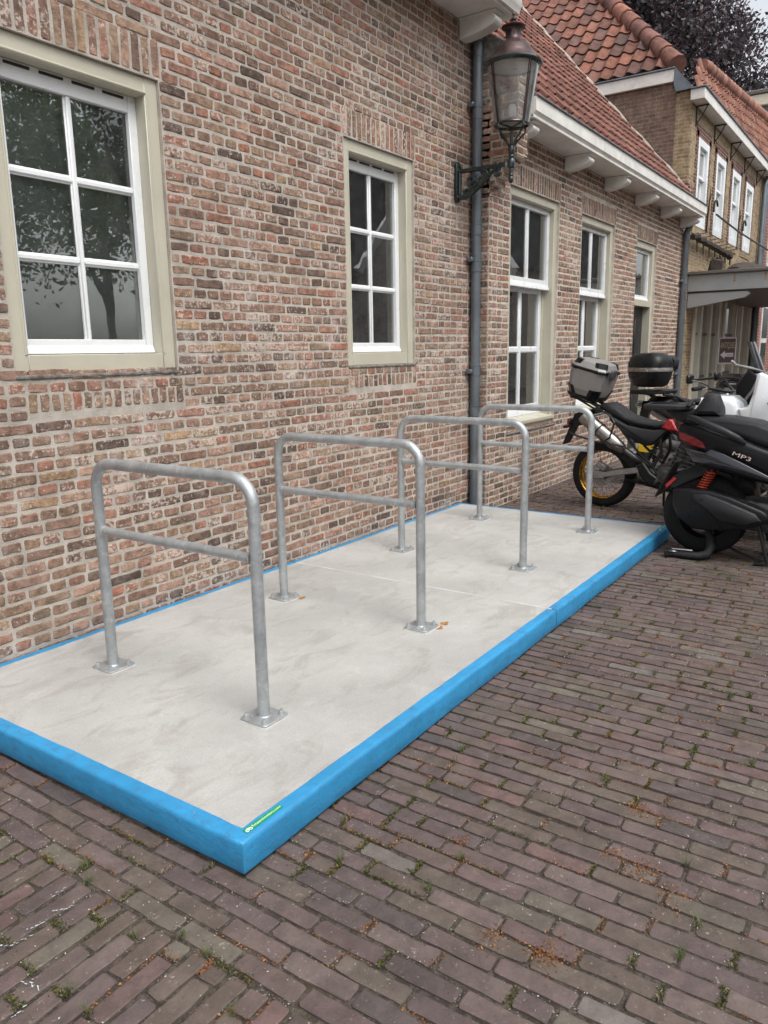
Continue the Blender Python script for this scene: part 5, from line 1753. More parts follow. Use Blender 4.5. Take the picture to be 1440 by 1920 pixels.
b = MB(); b.loft([octo(0.80, -H2), octo(0.93, -H2 + 0.055), octo(1.0, 0.072)])
case = P(b, 'top_case', M['caseal'], mc, 20)
b = MB(); b.loft([octo(1.0, 0.074, 0.004), octo(1.0, 0.092, 0.006), octo(0.985, 0.10, 0.004)]); P(b, 'case_seam', M['matte'], case, 20)
b = MB(); b.loft([octo(0.99, 0.101), octo(0.86, 0.155), octo(0.80, 0.165)]); P(b, 'case_lid', M['caseal'], case, 20)
for sx in (-1, 1):
    for sy in (-1, 1):
        for z0, z1, k0, k1, nm in ((-H2 - 0.004, -H2 + 0.075, 0.80, 0.95, 'corner_guard'), (0.07, 0.168, 1.0, 0.83, 'corner_guard')):
            m = MB()
            rr = []
            for k, z in ((k0, z0), (k1, z1)):
                l, w = L2 * k + 0.006, W2_ * k + 0.006
                rr.append([C_(sx * (l - ch - 0.035), sy * w, z), C_(sx * (l - ch), sy * w, z), C_(sx * l, sy * (w - ch), z), C_(sx * l, sy * (w - ch - 0.035), z),
                           C_(sx * (l - 0.03), sy * (w - ch - 0.035), z), C_(sx * (l - ch - 0.035), sy * (w - 0.03), z)])
            m.loft(rr); P(m, nm, M['matte'], case, 20)
b = MB(); b.obox(C_(L2 + 0.012, 0, 0.07), ax_, (0, 1, 0), az_, (0.014, 0.05, 0.05), 0.006); b.obox(C_(L2 + 0.02, -0.10, 0.085), ax_, (0, 1, 0), az_, (0.012, 0.025, 0.03), 0.005)
P(b, 'case_latch', M['engine'], case)
b = MB(); b.loft([[C_(-0.15, -0.11, -H2 - 0.045), C_(0.14, -0.11, -H2 - 0.045), C_(0.14, 0.11, -H2 - 0.045), C_(-0.15, 0.11, -H2 - 0.045)], [C_(-0.165, -0.15, -H2 - 0.006), C_(0.155, -0.15, -H2 - 0.006), C_(0.155, 0.15, -H2 - 0.006), C_(-0.165, 0.15, -H2 - 0.006)]])
P(b, 'case_plate', M['matte'], mc, 20)
b = MB()
for y in (-0.09, 0.09):
    b.tube([C_(-0.14, y, -H2 - 0.06), C_(0.16, y, -H2 - 0.06), (0.10, y, 0.98)], 0.011, 8); b.tube([C_(-0.06, y, -H2 - 0.06), (-0.06, y, 0.955)], 0.010, 8)
    b.tube([C_(0.08, y, -H2 - 0.06), (0.0, y, 0.955)], 0.010, 8)
P(b, 'rack', M['black'], mc)
# seat, side panels, tank, frame
seat_p = [(-0.03, 0.985), (0.0, 1.025), (0.06, 1.03), (0.15, 0.985), (0.25, 0.915), (0.36, 0.885), (0.48, 0.862), (0.60, 0.862), (0.70, 0.905), (0.66, 0.82), (0.55, 0.80), (0.42, 0.812), (0.27, 0.835), (0.12, 0.90)]
P(hull(seat_p, 0.135, 0.03, lambda s, z: 1.0 - 0.25 * max(0, s - 0.3)), 'seat', M['vinyl'], mc, 50)
for sd in (-1, 1):
    m = MB().prism([(0.085, 0.915), (0.10, 0.865), (0.20, 0.79), (0.32, 0.70), (0.45, 0.645), (0.52, 0.655), (0.66, 0.80), (0.63, 0.812), (0.53, 0.795), (0.42, 0.805), (0.27, 0.828), (0.15, 0.885)], 'y', min(sd * 0.115, sd * 0.16), max(sd * 0.115, sd * 0.16), 0.014)
    P(m, 'side_panel', M['greyplastic'], mc, 50)
    m = MB().prism([(0.60, 0.828), (0.665, 0.905), (0.70, 0.90), (0.755, 0.80), (0.66, 0.803)], 'y', min(sd * 0.10, sd * 0.168), max(sd * 0.10, sd * 0.168), 0.012)
    P(m, 'red_shroud', M['red'], mc)
tank_p = [(0.62, 0.80), (0.70, 0.91), (0.80, 1.02), (0.95, 1.07), (1.08, 1.06), (1.16, 0.98), (1.12, 0.80), (0.95, 0.70), (0.80, 0.72)]
P(hull(tank_p, 0.165, 0.05, lambda s, z: 0.75 + 0.35 * min(1, max(0, (s - 0.6) / 0.3))), 'tank', M['gloss'], mc, 60)
b = MB()
for y in (-0.12, 0.12):
    b.tube([(0.02, y * 0.7, 0.95), (0.30, y, 0.80), (0.58, y, 0.76), (0.60, y, 0.60), (0.53, y, 0.45), (0.60, y, 0.36), (0.86, y * 0.8, 0.27), (1.0, y * 0.4, 0.60), (1.10, 0, 0.95)], 0.017, 8)
    b.tube([(0.10, y * 0.8, 0.90), (0.36, y, 0.60), (0.53, y, 0.46)], 0.013, 8)
P(b, 'frame', M['black'], mc)
b = MB().box(0.55, 0.88, -0.13, 0.13, 0.24, 0.47, 0.03); b.obox((0.80, 0, 0.56), (0.35, 0, 1), (0, 1, 0), (1, 0, -0.35), (0.13, 0.09, 0.085), 0.02)
for k in range(6): b.obox((0.76 + 0.02 * k, 0, 0.47 + 0.035 * k), (0.35, 0, 1), (0, 1, 0), (1, 0, -0.35), (0.005, 0.115, 0.105))
b.lathe([(0.0, -0.175), (0.075, -0.17), (0.085, -0.15), (0.085, -0.12)], (0.66, 0, 0.35), 20, 'y')
P(b, 'engine', M['engine'], mc)
b = MB()
n = 60; a = np.linspace(0, 2 * math.pi * 7, n)
b.tube(np.stack([0.44 + 0.10 * a / a[-1] + 0.032 * np.cos(a), 0.032 * np.sin(a), 0.52 + 0.20 * a / a[-1]], 1), 0.006, 6)
b.cyl((0.43, 0, 0.48), (0.55, 0, 0.75), 0.016)
P(b, 'shock_absorber', M['engine'], mc)
b = MB().tube([(0.60, -0.14, 0.34), (0.60, -0.24, 0.33)], 0.014, 8); b.tube([(0.62, -0.15, 0.33), (0.80, -0.17, 0.31)], 0.008, 6); P(b, 'foot_peg', M['engine'], mc)
b = MB().tube([(0.56, 0.12, 0.30), (0.50, 0.30, 0.008)], [0.014, 0.012], 8); P(b, 'side_stand', M['black'], mc)
P(hull([(0.24, 0.30), (0.66, 0.22), (0.88, 0.24), (0.9, 0.30), (0.6, 0.27), (0.26, 0.325)], 0.10, 0.008), 'sump_guard', M['matte'], mc)
P(MB().obox((0.30, -0.11, 0.50), (0.75, 0, -0.65), (0, 1, 0), (0.65, 0, 0.75), (0.075, 0.01, 0.05), 0.01), 'heel_guard', M['matte'], mc)
P(MB().prism([(0.38, 0.47), (0.45, 0.50), (0.53, 0.40), (0.66, 0.32), (0.66, 0.26), (0.52, 0.28), (0.43, 0.36)], 'y', -0.175, -0.125, 0.012), 'clutch_cover', M['matte'], mc)
# front end
b = MB()
for y in (-0.10, 0.10): b.tube([(1.42, y, 0.34), (1.33, y, 0.62)], 0.030, 12)
P(b, 'fork_legs', M['matte'], mc)
b = MB()
for y in (-0.10, 0.10): b.tube([(1.335, y, 0.60), (1.165, y, 1.13)], 0.024, 12)
P(b, 'fork_tubes', M['gold'], mc)
P(MB().obox((1.19, 0, 1.06), (1, 0, 0.3), (0, 1, 0), (-0.3, 0, 1), (0.04, 0.14, 0.018), 0.008), 'fork_clamp', M['engine'], mc)
P(MB().tube([(0.95, -0.43, 1.19), (1.02, -0.30, 1.20), (1.12, -0.12, 1.16), (1.13, 0, 1.15), (1.12, 0.12, 1.16), (1.02, 0.30, 1.20), (0.95, 0.43, 1.19)], 0.012, 8), 'handlebar', M['black'], mc)
for y in (-1, 1):
    P(MB().tube([(0.95, y * 0.43, 1.19), (1.0, y * 0.33, 1.20)], 0.018, 10), 'grip', M['rubber'], mc)
    P(MB().tube([(1.01, y * 0.29, 1.21), (1.06, y * 0.40, 1.20), (1.04, y * 0.46, 1.19)], 0.007, 6), 'lever', M['alu'], mc)
    P(MB().tube([(1.03, y * 0.28, 1.21), (0.98, y * 0.33, 1.25), (0.91, y * 0.36, 1.26)], 0.007, 6), 'mirror_stem', M['black'], mc)
    P(MB().obox((0.90, y * 0.37, 1.275), (1, 0.1 * y, 0.1), (0, 1, 0), (0, 0, 1), (0.018, 0.06, 0.04), 0.014), 'mirror', M['matte'], mc)
P(hull([(1.22, 0.98), (1.20, 1.22), (1.30, 1.36), (1.40, 1.30), (1.50, 1.08), (1.42, 0.92), (1.30, 0.90)], 0.13, 0.04), 'front_fairing', M['matte'], mc, 60)
P(MB().loft([[(1.36 + d, y, 1.33) for y, d in ((-0.12, 0.0), (-0.06, 0.03), (0.06, 0.03), (0.12, 0.0), (0.12, -0.006), (0.06, 0.024), (-0.06, 0.024), (-0.12, -0.006))], [(1.27 + d, y, 1.58) for y, d in ((-0.09, 0.0), (-0.05, 0.02), (0.05, 0.02), (0.09, 0.0), (0.09, -0.006), (0.05, 0.014), (-0.05, 0.014), (-0.09, -0.006))]]), 'windscreen', M['gloss'], mc)
b = MB().tube([(1.17, -0.16, 1.42), (1.22, -0.19, 1.385), (1.33, -0.20, 1.365), (1.42, -0.17, 1.34), (1.36, -0.17, 1.18), (1.28, -0.16, 1.06)], 0.013, 8)
P(b, 'guard_bar', M['alu'], mc)
P(hull([(1.12, 0.70), (1.22, 0.755), (1.45, 0.735), (1.66, 0.68), (1.80, 0.60), (1.64, 0.66), (1.44, 0.705), (1.24, 0.72)], 0.065, 0.004), 'front_mudguard', M['matte'], mc)
P(MB().lathe([(0, -0.01), (0.06, 0.0), (0.07, 0.03), (0.05, 0.05)], (1.47, 0, 1.10), 18, 'x'), 'headlight', M['chrome'], mc)

# ------------------------------------------------------------------ three-wheeled maxi scooter, black
sc = thing('scooter', (6.05, 1.168, 0.0), 'black maxi scooter with small backrest and empty rear rack, nearest the platform', 'scooter', 'two-wheelers parked in a row', heading((0.0, -1.0)), True)
wheel(sc, -0.02, 0.31, 0.308, 0.15, 0.185, M['matte'], disc=0.125, cast=5)
P(hull([(-0.21, 0.515), (-0.205, 0.40), (-0.165, 0.315), (-0.07, 0.236), (0.02, 0.232), (0.15, 0.245), (0.345, 0.285), (0.43, 0.33), (0.46, 0.37), (0.40, 0.415), (0.18, 0.495), (0.05, 0.525), (-0.08, 0.528)], 0.062, 0.02, y0=-0.20), 'silencer', M['matte'], sc, 50)
P(MB().prism([(-0.06, 0.498), (-0.07, 0.46), (0.05, 0.38), (0.13, 0.315), (0.30, 0.30), (0.40, 0.345), (0.36, 0.392), (0.16, 0.465), (0.03, 0.505)], 'y', -0.285, -0.255, 0.012), 'heat_shield', M['greyplastic'], sc, 50)
P(MB().lathe([(0.0, -0.004), (0.012, -0.002), (0.012, 0.004)], (0.0, -0.288, 0.47), 10, 'y'), 'shield_bolt', M['black'], sc)
P(MB().tube([(0.42, -0.19, 0.35), (0.52, -0.15, 0.30), (0.66, -0.05, 0.28)], 0.03, 10), 'exhaust_pipe', M['matte'], sc)
P(hull([(-0.14, 0.28), (0.05, 0.42), (0.30, 0.46), (0.62, 0.42), (0.66, 0.28), (0.40, 0.22), (0.10, 0.24)], 0.11, 0.02, y0=0.02), 'engine', M['engine'], sc)
P(MB().obox((0.10, -0.11, 0.27), (1, 0, 0.2), (0, 1, 0), (-0.2, 0, 1), (0.05, 0.02, 0.035), 0.01), 'brake_caliper', M['alu'], sc)
# inner mudguard, plate hanger and reflector
P(hull([(-0.30, 0.52), (-0.26, 0.60), (-0.08, 0.70), (0.12, 0.68), (0.18, 0.60), (0.0, 0.645), (-0.16, 0.60), (-0.27, 0.50)], 0.10, 0.01), 'inner_mudguard', M['matte'], sc)
P(MB().obox((-0.305, 0, 0.56), (0.43, 0, 0.90), (0, 1, 0), (-0.90, 0, 0.43), (0.15, 0.115, 0.008), 0.004), 'plate_holder', M['matte'], sc)
P(MB().obox((-0.262, -0.108, 0.545), (0.68, 0, 0.73), (0, 1, 0), (-0.73, 0, 0.68), (0.05, 0.012, 0.014), 0.005), 'reflector', M['red'], sc)
P(MB().prism([(-0.29, 0.52), (-0.20, 0.64), (-0.02, 0.70), (0.06, 0.66), (-0.10, 0.58), (-0.24, 0.50)], 'y', -0.10, -0.085, 0.004), 'mudguard_stay', M['greyplastic'], sc)
n = 90; a = np.linspace(0, 2 * math.pi * 9, n); q = a / a[-1]
P(MB().tube(np.stack([0.035 - 0.085 * q + 0.034 * np.cos(a), -0.145 + 0.034 * np.sin(a), 0.66 - 0.165 * q], 1), 0.0065, 6), 'spring', M['redspring'], sc)
P(MB().cyl((0.045, -0.145, 0.68), (-0.06, -0.145, 0.48), 0.017), 'shock_absorber', M['black'], sc)
# tail body
side = [(-0.235, 0.965), (-0.20, 0.995), (-0.05, 0.985), (0.15, 0.93), (0.34, 0.86), (0.52, 0.80), (0.80, 0.74), (1.0, 0.62), (0.98, 0.44), (0.80, 0.42), (0.62, 0.535), (0.41, 0.588), (0.16, 0.64), (-0.095, 0.702), (-0.155, 0.80), (-0.215, 0.88)]
P(hull(side, 0.225, 0.035, lambda s, z: (0.62 + 0.38 * min(1, max(0, (s + 0.30) / 0.35))) * (1.0 if z > 0.6 else 0.93)), 'body', M['matte'], sc, 60)
for sd in (-1, 1):
    y = sd * 0.17
    P(MB().add([(-0.222, sd * 0.160, 0.938), (-0.10, sd * 0.204, 0.905), (-0.035, sd * 0.222, 0.874), (-0.012, sd * 0.226, 0.828), (-0.10, sd * 0.206, 0.842), (-0.20, sd * 0.172, 0.880),
                (-0.216, sd * 0.105, 0.934), (-0.03, sd * 0.180, 0.868), (-0.012, sd * 0.184, 0.834), (-0.195, sd * 0.115, 0.886)], [(0, 1, 2, 3, 4, 5), (6, 9, 8, 7), (0, 5, 9, 6), (5, 4, 3, 8, 9), (3, 2, 7, 8), (2, 1, 0, 6, 7)]), 'tail_light', M['redlens'], sc, 30)
    P(MB().tube([(-0.17, sd * 0.10, 1.035), (-0.10, sd * 0.19, 1.035), (0.0, sd * 0.235, 1.00), (0.12, sd * 0.248, 0.955), (0.20, sd * 0.245, 0.915), (0.24, sd * 0.22, 0.88), (0.22, sd * 0.20, 0.86)], [0.022, 0.024, 0.026, 0.026, 0.024, 0.02, 0.012], 10), 'grab_rail', M['greyplastic'], sc, 60)
    m = MB().prism([(-0.16, 0.83), (-0.01, 0.80), (0.03, 0.83), (0.12, 0.80), (0.41, 0.665), (0.60, 0.60), (0.58, 0.57), (0.40, 0.62), (0.05, 0.705), (-0.09, 0.725)], 'y', min(sd * 0.21, sd * 0.238), max(sd * 0.21, sd * 0.238), 0.010)
    P(m, 'lower_panel', M['gloss'], sc, 50)
v, f = text_mesh('MP3', 0.062)
wv = v[:, 0].max()
P(MB().add([(0.165 + p[0] / wv * 0.125 + p[1] * 0.25, -0.2275, 0.795 - p[0] / wv * 0.042 + p[1] * 0.62) for p in v], f), 'lettering', m_plain('pale print', (0.62, 0.5, 0.48), 0.4), sc, 0)
P(hull([(-0.20, 0.985), (-0.17, 1.045), (0.0, 1.05), (0.12, 1.045), (0.30, 1.02), (0.42, 0.975), (0.50, 0.90), (0.62, 0.855), (0.85, 0.86), (1.0, 0.90), (1.02, 0.84), (0.80, 0.76), (0.5, 0.80), (0.30, 0.86), (0.1, 0.93)], 0.175, 0.03, lambda s, z: 0.72 + 0.28 * min(1, max(0, (s + 0.22) / 0.25))), 'seat', M['vinyl'], sc, 60)
# backrest pad
P(hull([(-0.135, 1.05), (-0.125, 1.09), (-0.07, 1.19), (-0.045, 1.205), (-0.01, 1.205), (0.012, 1.19), (0.045, 1.10), (0.05, 1.055)], 0.13, 0.035, lambda s, z: 1.0 - 2.2 * max(0, z - 1.09)), 'backrest', M['vinyl'], sc, 30)
# rear rack
b = MB().prism([(-0.50, -0.10), (-0.45, -0.15), (-0.24, -0.16), (-0.165, -0.10), (-0.165, 0.10), (-0.24, 0.16), (-0.45, 0.15), (-0.50, 0.10)], 'z', 1.088, 1.128, 0.010)
rk = P(b, 'rear_rack', M['greyplastic'], sc, 40)
b = MB().tube([(-0.165, -0.13, 1.12), (-0.15, -0.10, 1.155), (-0.145, 0.10, 1.155), (-0.165, 0.13, 1.12)], 0.016, 8); P(b, 'rack_lip', M['greyplastic'], rk)
for y in (-0.07, 0, 0.07): P(MB().box(-0.46, -0.21, y - 0.006, y + 0.006, 1.126, 1.134, 0.003), 'rack_rib', M['matte'], rk)
P(hull([(-0.36, 1.09), (-0.14, 1.09), (-0.10, 1.05), (-0.14, 1.0), (-0.22, 0.99), (-0.30, 1.035)], 0.07, 0.02), 'rack_support', M['matte'], sc)
P(MB().box(-0.215, -0.185, -0.06, 0.06, 0.985, 1.015, 0.008), 'stop_light', M['redlens'], sc)
# front: floor, leg shield, two wheels, screen
P(hull([(0.50, 0.46), (0.60, 0.56), (0.86, 0.60), (1.02, 0.46), (1.30, 0.44), (1.42, 0.36), (1.30, 0.24), (0.70, 0.24), (0.52, 0.34)], 0.215, 0.03), 'floor_board', M['matte'], sc, 60)
P(hull([(0.95, 0.30), (0.98, 0.45), (1.25, 0.42), (1.35, 0.60), (1.42, 0.95), (1.52, 1.05), (1.68, 0.95), (1.72, 0.65), (1.62, 0.45), (1.40, 0.30), (1.24, 0.28)], 0.25, 0.05, lambda s, z: 1.0 if s < 1.4 else 1.15), 'leg_shield', M['gloss'], sc, 60)
for y in (-0.21, 0.21): wheel(sc, 1.48, 0.27, 0.27, 0.12, 0.17, M['matte'], cast=5, y0=y)
P(MB().tube([(1.28, -0.34, 1.08), (1.36, -0.15, 1.10), (1.40, 0, 1.10), (1.36, 0.15, 1.10), (1.28, 0.34, 1.08)], 0.016, 8), 'handlebar', M['black'], sc)
P(MB().loft([[(1.55 + d, y, 1.02) for y, d in ((-0.18, -0.04), (0, 0.03), (0.18, -0.04), (0.18, -0.046), (0, 0.024), (-0.18, -0.046))], [(1.35 + d, y, 1.42) for y, d in ((-0.14, -0.03), (0, 0.02), (0.14, -0.03), (0.14, -0.036), (0, 0.014), (-0.14, -0.036))]]), 'windscreen', M['screen'], sc)
b = MB()
for y in (-0.12, 0.12): b.tube([(0.36, y, 0.30), (0.40, y, 0.16), (0.45, y * 1.3, 0.012), (0.36, y * 1.4, 0.010)], 0.014, 8)
b.tube([(0.38, -0.12, 0.22), (0.38, 0.12, 0.22)], 0.012, 6)
P(b, 'centre_stand', M['black'], sc)
b = MB().tube([(0.10, 0.04, 0.09), (0.22, -0.05, 0.06), (0.40, -0.10, 0.012)], 0.010, 8); P(b, 'stand_foot', M['black'], sc)

# ------------------------------------------------------------------ white scooter between the two
ws = thing('scooter', (6.75, 1.30, 0.0), 'white-bodied scooter half hidden behind the black maxi scooter', 'scooter', 'two-wheelers parked in a row', heading((0.0, -1.0)), True)
wheel(ws, 0.10, 0.28, 0.28, 0.13, 0.17, M['matte'], cast=5)
wheel(ws, 1.30, 0.28, 0.28, 0.12, 0.18, M['matte'], cast=5)
wb = [(-0.26, 0.985), (-0.20, 1.085), (-0.10, 1.14), (0.02, 1.155), (0.14, 1.15), (0.20, 1.10), (0.215, 1.045), (0.40, 1.00), (0.36, 0.70), (0.20, 0.58), (-0.10, 0.72), (-0.22, 0.88)]
P(hull(wb, 0.20, 0.05, lambda s, z: 0.7 + 0.3 * min(1, max(0, (s + 0.26) / 0.2))), 'tail_body', M['whitepaint'], ws, 60)
wf = [(0.20, 1.065), (0.27, 1.085), (0.295, 1.18), (0.315, 1.335), (0.345, 1.345), (0.50, 1.27), (0.80, 1.08), (1.02, 0.90), (1.30, 0.72), (1.34, 0.62), (1.10, 0.55), (0.95, 0.40), (0.55, 0.38), (0.35, 0.55), (0.25, 0.85)]
for sd in (-1, 1):
    P(MB().prism(wf, 'y', min(sd * 0.15, sd * 0.225), max(sd * 0.15, sd * 0.225), 0.02), 'side_fairing', M['whitepaint'], ws, 50)
    P(MB().prism([(0.40, 1.11), (0.44, 1.16), (0.58, 1.12), (0.62, 1.05)], 'y', min(sd * 0.218, sd * 0.228), max(sd * 0.218, sd * 0.228), 0.003), 'side_duct', M['greyplastic'], ws)
P(hull([(0.21, 1.06), (0.38, 1.05), (0.70, 0.98), (0.95, 0.80), (0.9, 0.5), (0.4, 0.5), (0.22, 0.7)], 0.145, 0.02), 'inner_body', M['matte'], ws)
P(hull([(0.50, 1.10), (0.46, 1.24), (0.56, 1.235), (0.78, 1.08), (0.72, 0.98)], 0.12, 0.03), 'dashboard', M['matte'], ws)
P(MB().loft([[(0.42 + 0.35 * t_ - 0.0, y, 1.31 - 0.22 * t_ + 0.02) for y, t_ in ((-0.20, 0.0), (-0.12, 0.5), (0.12, 0.5), (0.20, 0.0), (0.196, 0.02), (0.12, 0.52), (-0.12, 0.52), (-0.196, 0.02))], [(0.36 + 0.2 * t_, y, 1.52 - 0.10 * t_) for y, t_ in ((-0.14, 0.0), (-0.08, 0.5), (0.08, 0.5), (0.14, 0.0), (0.137, 0.02), (0.08, 0.52), (-0.08, 0.52), (-0.137, 0.02))]]), 'windscreen', M['screen'], ws)
P(MB().box(-0.275, -0.235, -0.12, 0.12, 0.965, 1.015, 0.01), 'tail_light', M['redlens'], ws)
P(MB().box(-0.262, -0.22, -0.10, 0.10, 0.915, 0.945, 0.008), 'brake_light', M['red'], ws)
P(hull([(-0.05, 0.55), (0.35, 0.5), (0.38, 0.25), (0.05, 0.22), (-0.12, 0.4)], 0.14, 0.03), 'engine', M['matte'], ws)
P(MB().tube([(0.44, -0.34, 1.19), (0.52, -0.15, 1.20), (0.55, 0, 1.20), (0.52, 0.15, 1.20), (0.44, 0.34, 1.19)], 0.014, 8), 'handlebar', M['black'], ws)
P(MB().tube([(0.4, 0.12, 0.26), (0.36, 0.25, 0.008)], 0.012, 6), 'side_stand', M['black'], ws)

# ------------------------------------------------------------------ touring motorcycle with rounded black top case, behind
tm = thing('motorcycle', (9.02, 2.335, 0.0), 'touring motorcycle with rounded black top case and yellow plate, farthest back', 'motorcycle', 'two-wheelers parked in a row', heading((0.88, -0.45)), True)
wheel(tm, 0.0, 0.31, 0.31, 0.15, 0.22, M['matte'], cast=5, disc=0.11)
wheel(tm, 1.46, 0.31, 0.31, 0.12, 0.22, M['matte'], cast=5, disc=0.14)
b = MB()


def tc(k, z, dx=0.0, n=20):
    out = []
    for i in range(n):
        a = 2 * math.pi * i / n
        c_, s_ = math.cos(a), math.sin(a)
        out.append((-0.20 + dx + 0.185 * k * math.copysign(abs(c_) ** 0.62, c_), 0.235 * k * math.copysign(abs(s_) ** 0.7, s_), 1.115 + (z - 1.085) * 1.2))
    return out


b.loft([tc(0.62, 1.085), tc(0.80, 1.10), tc(0.95, 1.17), tc(0.99, 1.225)])
tcase = P(b, 'top_case', M['matte'], tm, 60)
b = MB(); b.loft([tc(1.0, 1.226), tc(1.015, 1.235), tc(0.99, 1.262)]); P(b, 'case_band', M['alu'], tcase, 50)
b = MB(); b.loft([tc(1.01, 1.263), tc(1.0, 1.30), tc(0.90, 1.355), tc(0.70, 1.385), tc(0.3, 1.395)]); P(b, 'case_lid', M['matte'], tcase, 60)
P(MB().prism([(-0.14, 1.29), (0.14, 1.29), (0.11, 1.318), (-0.11, 1.318)], 'x', -0.392, -0.380, 0.003), 'case_badge', M['chrome'], tcase)
b = MB(); b.loft([[(0.0 + d, y, z) for y, z in ((-0.17, 1.31), (-0.18, 1.40), (-0.12, 1.45), (0.12, 1.45), (0.18, 1.40), (0.17, 1.31), (0.12, 1.28), (-0.12, 1.28))] for d in (-0.03, 0.0, 0.05)] + [[(0.075, y * 0.7, 1.365 + (z - 1.365) * 0.7) for y, z in ((-0.17, 1.31), (-0.18, 1.40), (-0.12, 1.45), (0.12, 1.45), (0.18, 1.40), (0.17, 1.31), (0.12, 1.28), (-0.12, 1.28))]])
P(b, 'case_backrest', M['vinyl'], tcase, 60)
P(MB().prism([(-0.36, -0.13), (-0.05, -0.16), (0.12, -0.12), (0.12, 0.12), (-0.05, 0.16), (-0.36, 0.13)], 'z', 1.035, 1.082, 0.012), 'rack', M['matte'], tm)
b = MB()
for y in (-0.15, 0.15):
    b.tube([(-0.12, y * 0.9, 1.03), (0.06, y * 1.1, 1.0), (0.28, y * 1.15, 0.90), (0.42, y * 0.9, 0.82)], 0.016, 8)
    b.tube([(-0.02, y * 0.95, 1.0), (0.12, y * 1.05, 0.93), (0.30, y, 0.83)], 0.011, 8)
P(b, 'grab_rails', M['black'], tm)
P(hull([(-0.12, 0.92), (0.0, 1.0), (0.20, 0.985), (0.42, 0.94), (0.55, 0.87), (0.78, 0.85), (0.86, 0.90), (0.84, 0.80), (0.5, 0.79), (0.2, 0.86)], 0.15, 0.035), 'seat', M['vinyl'], tm, 60)
P(hull([(-0.30, 0.90), (-0.25, 0.96), (0.0, 0.92), (0.5, 0.79), (0.85, 0.79), (0.85, 0.62), (0.5, 0.60), (0.1, 0.72)], 0.12, 0.03), 'tail_body', M['gloss'], tm, 60)
P(hull([(0.80, 0.80), (0.86, 0.96), (1.0, 1.06), (1.18, 1.04), (1.25, 0.90), (1.15, 0.75)], 0.17, 0.05), 'tank', M['gloss'], tm, 60)
P(hull([(0.45, 0.55), (0.55, 0.65), (1.05, 0.70), (1.15, 0.5), (1.05, 0.25), (0.55, 0.22)], 0.17, 0.03), 'engine', M['engine'], tm)
P(hull([(1.15, 0.80), (1.12, 1.10), (1.22, 1.22), (1.40, 1.12), (1.55, 0.90), (1.45, 0.70), (1.25, 0.65)], 0.20, 0.06), 'fairing', M['gloss'], tm, 60)
b = MB()
for y in (-0.10, 0.10): b.tube([(1.46, y, 0.31), (1.22, y, 1.0)], 0.026, 10)
P(b, 'fork_legs', M['matte'], tm)
P(MB().tube([(0.98, -0.38, 1.14), (1.10, -0.15, 1.17), (1.14, 0, 1.17), (1.10, 0.15, 1.17), (0.98, 0.38, 1.14)], 0.013, 8), 'handlebar', M['black'], tm)
b = MB()
for y in (-0.12, 0.12): b.obox((0.24, y, 0.36), (1, 0, 0.12), (0, 1, 0), (-0.12, 0, 1), (0.27, 0.018, 0.035), 0.01)
P(b, 'swingarm', M['alu'], tm)
P(MB().tube([(-0.16, -0.19, 0.50), (0.30, -0.19, 0.40), (0.55, -0.14, 0.30)], [0.055, 0.055, 0.025], 14), 'silencer', M['engine'], tm, 50)
P(MB().obox((-0.27, 0, 0.70), (0.25, 0, 1), (0, 1, 0), (1, 0, -0.25), (0.22, 0.07, 0.012), 0.006), 'plate_hanger', M['matte'], tm)
pl_ = P(MB().obox((-0.335, -0.13, 0.475), (0.2, 0, 1), (0, 1, 0), (1, 0, -0.2), (0.075, 0.105, 0.004), 0.001), 'number_plate', M['yellowplate'], tm)
v, f = text_mesh('M', 0.07)
P(MB().add([(-0.3425 + 0.2 * (p[1] - 0.01), -0.16 - p[0], 0.485 + (p[1] - 0.01)) for p in v], f), 'plate_letter', M['black'], pl_, 0)
P(MB().tube([(0.55, 0.12, 0.28), (0.50, 0.28, 0.008)], 0.013, 6), 'side_stand', M['black'], tm)

# ------------------------------------------------------------------ chain lock lying at the black scooter's rear wheel
lk = thing('chain_lock', (5.82, 1.23, 0.0), 'black sleeved chain lock on the paving at the scooter wheel', 'lock')
M['sleeve'] = m_plain('black fabric sleeve', (0.012, 0.012, 0.013), 0.7, var=0.2, bump=0.003, bscale=160)
P(MB().tube([(5.80, 1.34, 0.028), (5.80, 1.26, 0.03), (5.81, 1.17, 0.033), (5.84, 1.12, 0.045), (5.89, 1.105, 0.085), (5.93, 1.12, 0.14), (5.955, 1.145, 0.20)], [0.02, 0.026, 0.03, 0.032, 0.033, 0.030, 0.026], 10), 'sleeve', M['sleeve'], lk, 60)
P(MB().tube([(5.87, 1.10, 0.028), (5.84, 1.20, 0.026), (5.84, 1.30, 0.026), (5.81, 1.385, 0.026)], [0.02, 0.027, 0.027, 0.02], 10), 'sleeve', M['sleeve'], lk, 60)
P(MB().obox((5.805, 1.36, 0.035), (0.9, 0.3, 0), (-0.3, 0.9, 0), (0, 0, 1), (0.028, 0.055, 0.026), 0.012), 'lock_body', M['gloss'], lk)
P(MB().tube([(5.80, 1.36, 0.065), (5.81, 1.28, 0.066), (5.83, 1.22, 0.062)], 0.007, 6), 'shackle', M['chrome'], lk)

# ================================================================== what grows and gathers in the joints
def soft(n, lo, hi): return lo + (hi - lo) * rng.random(n)


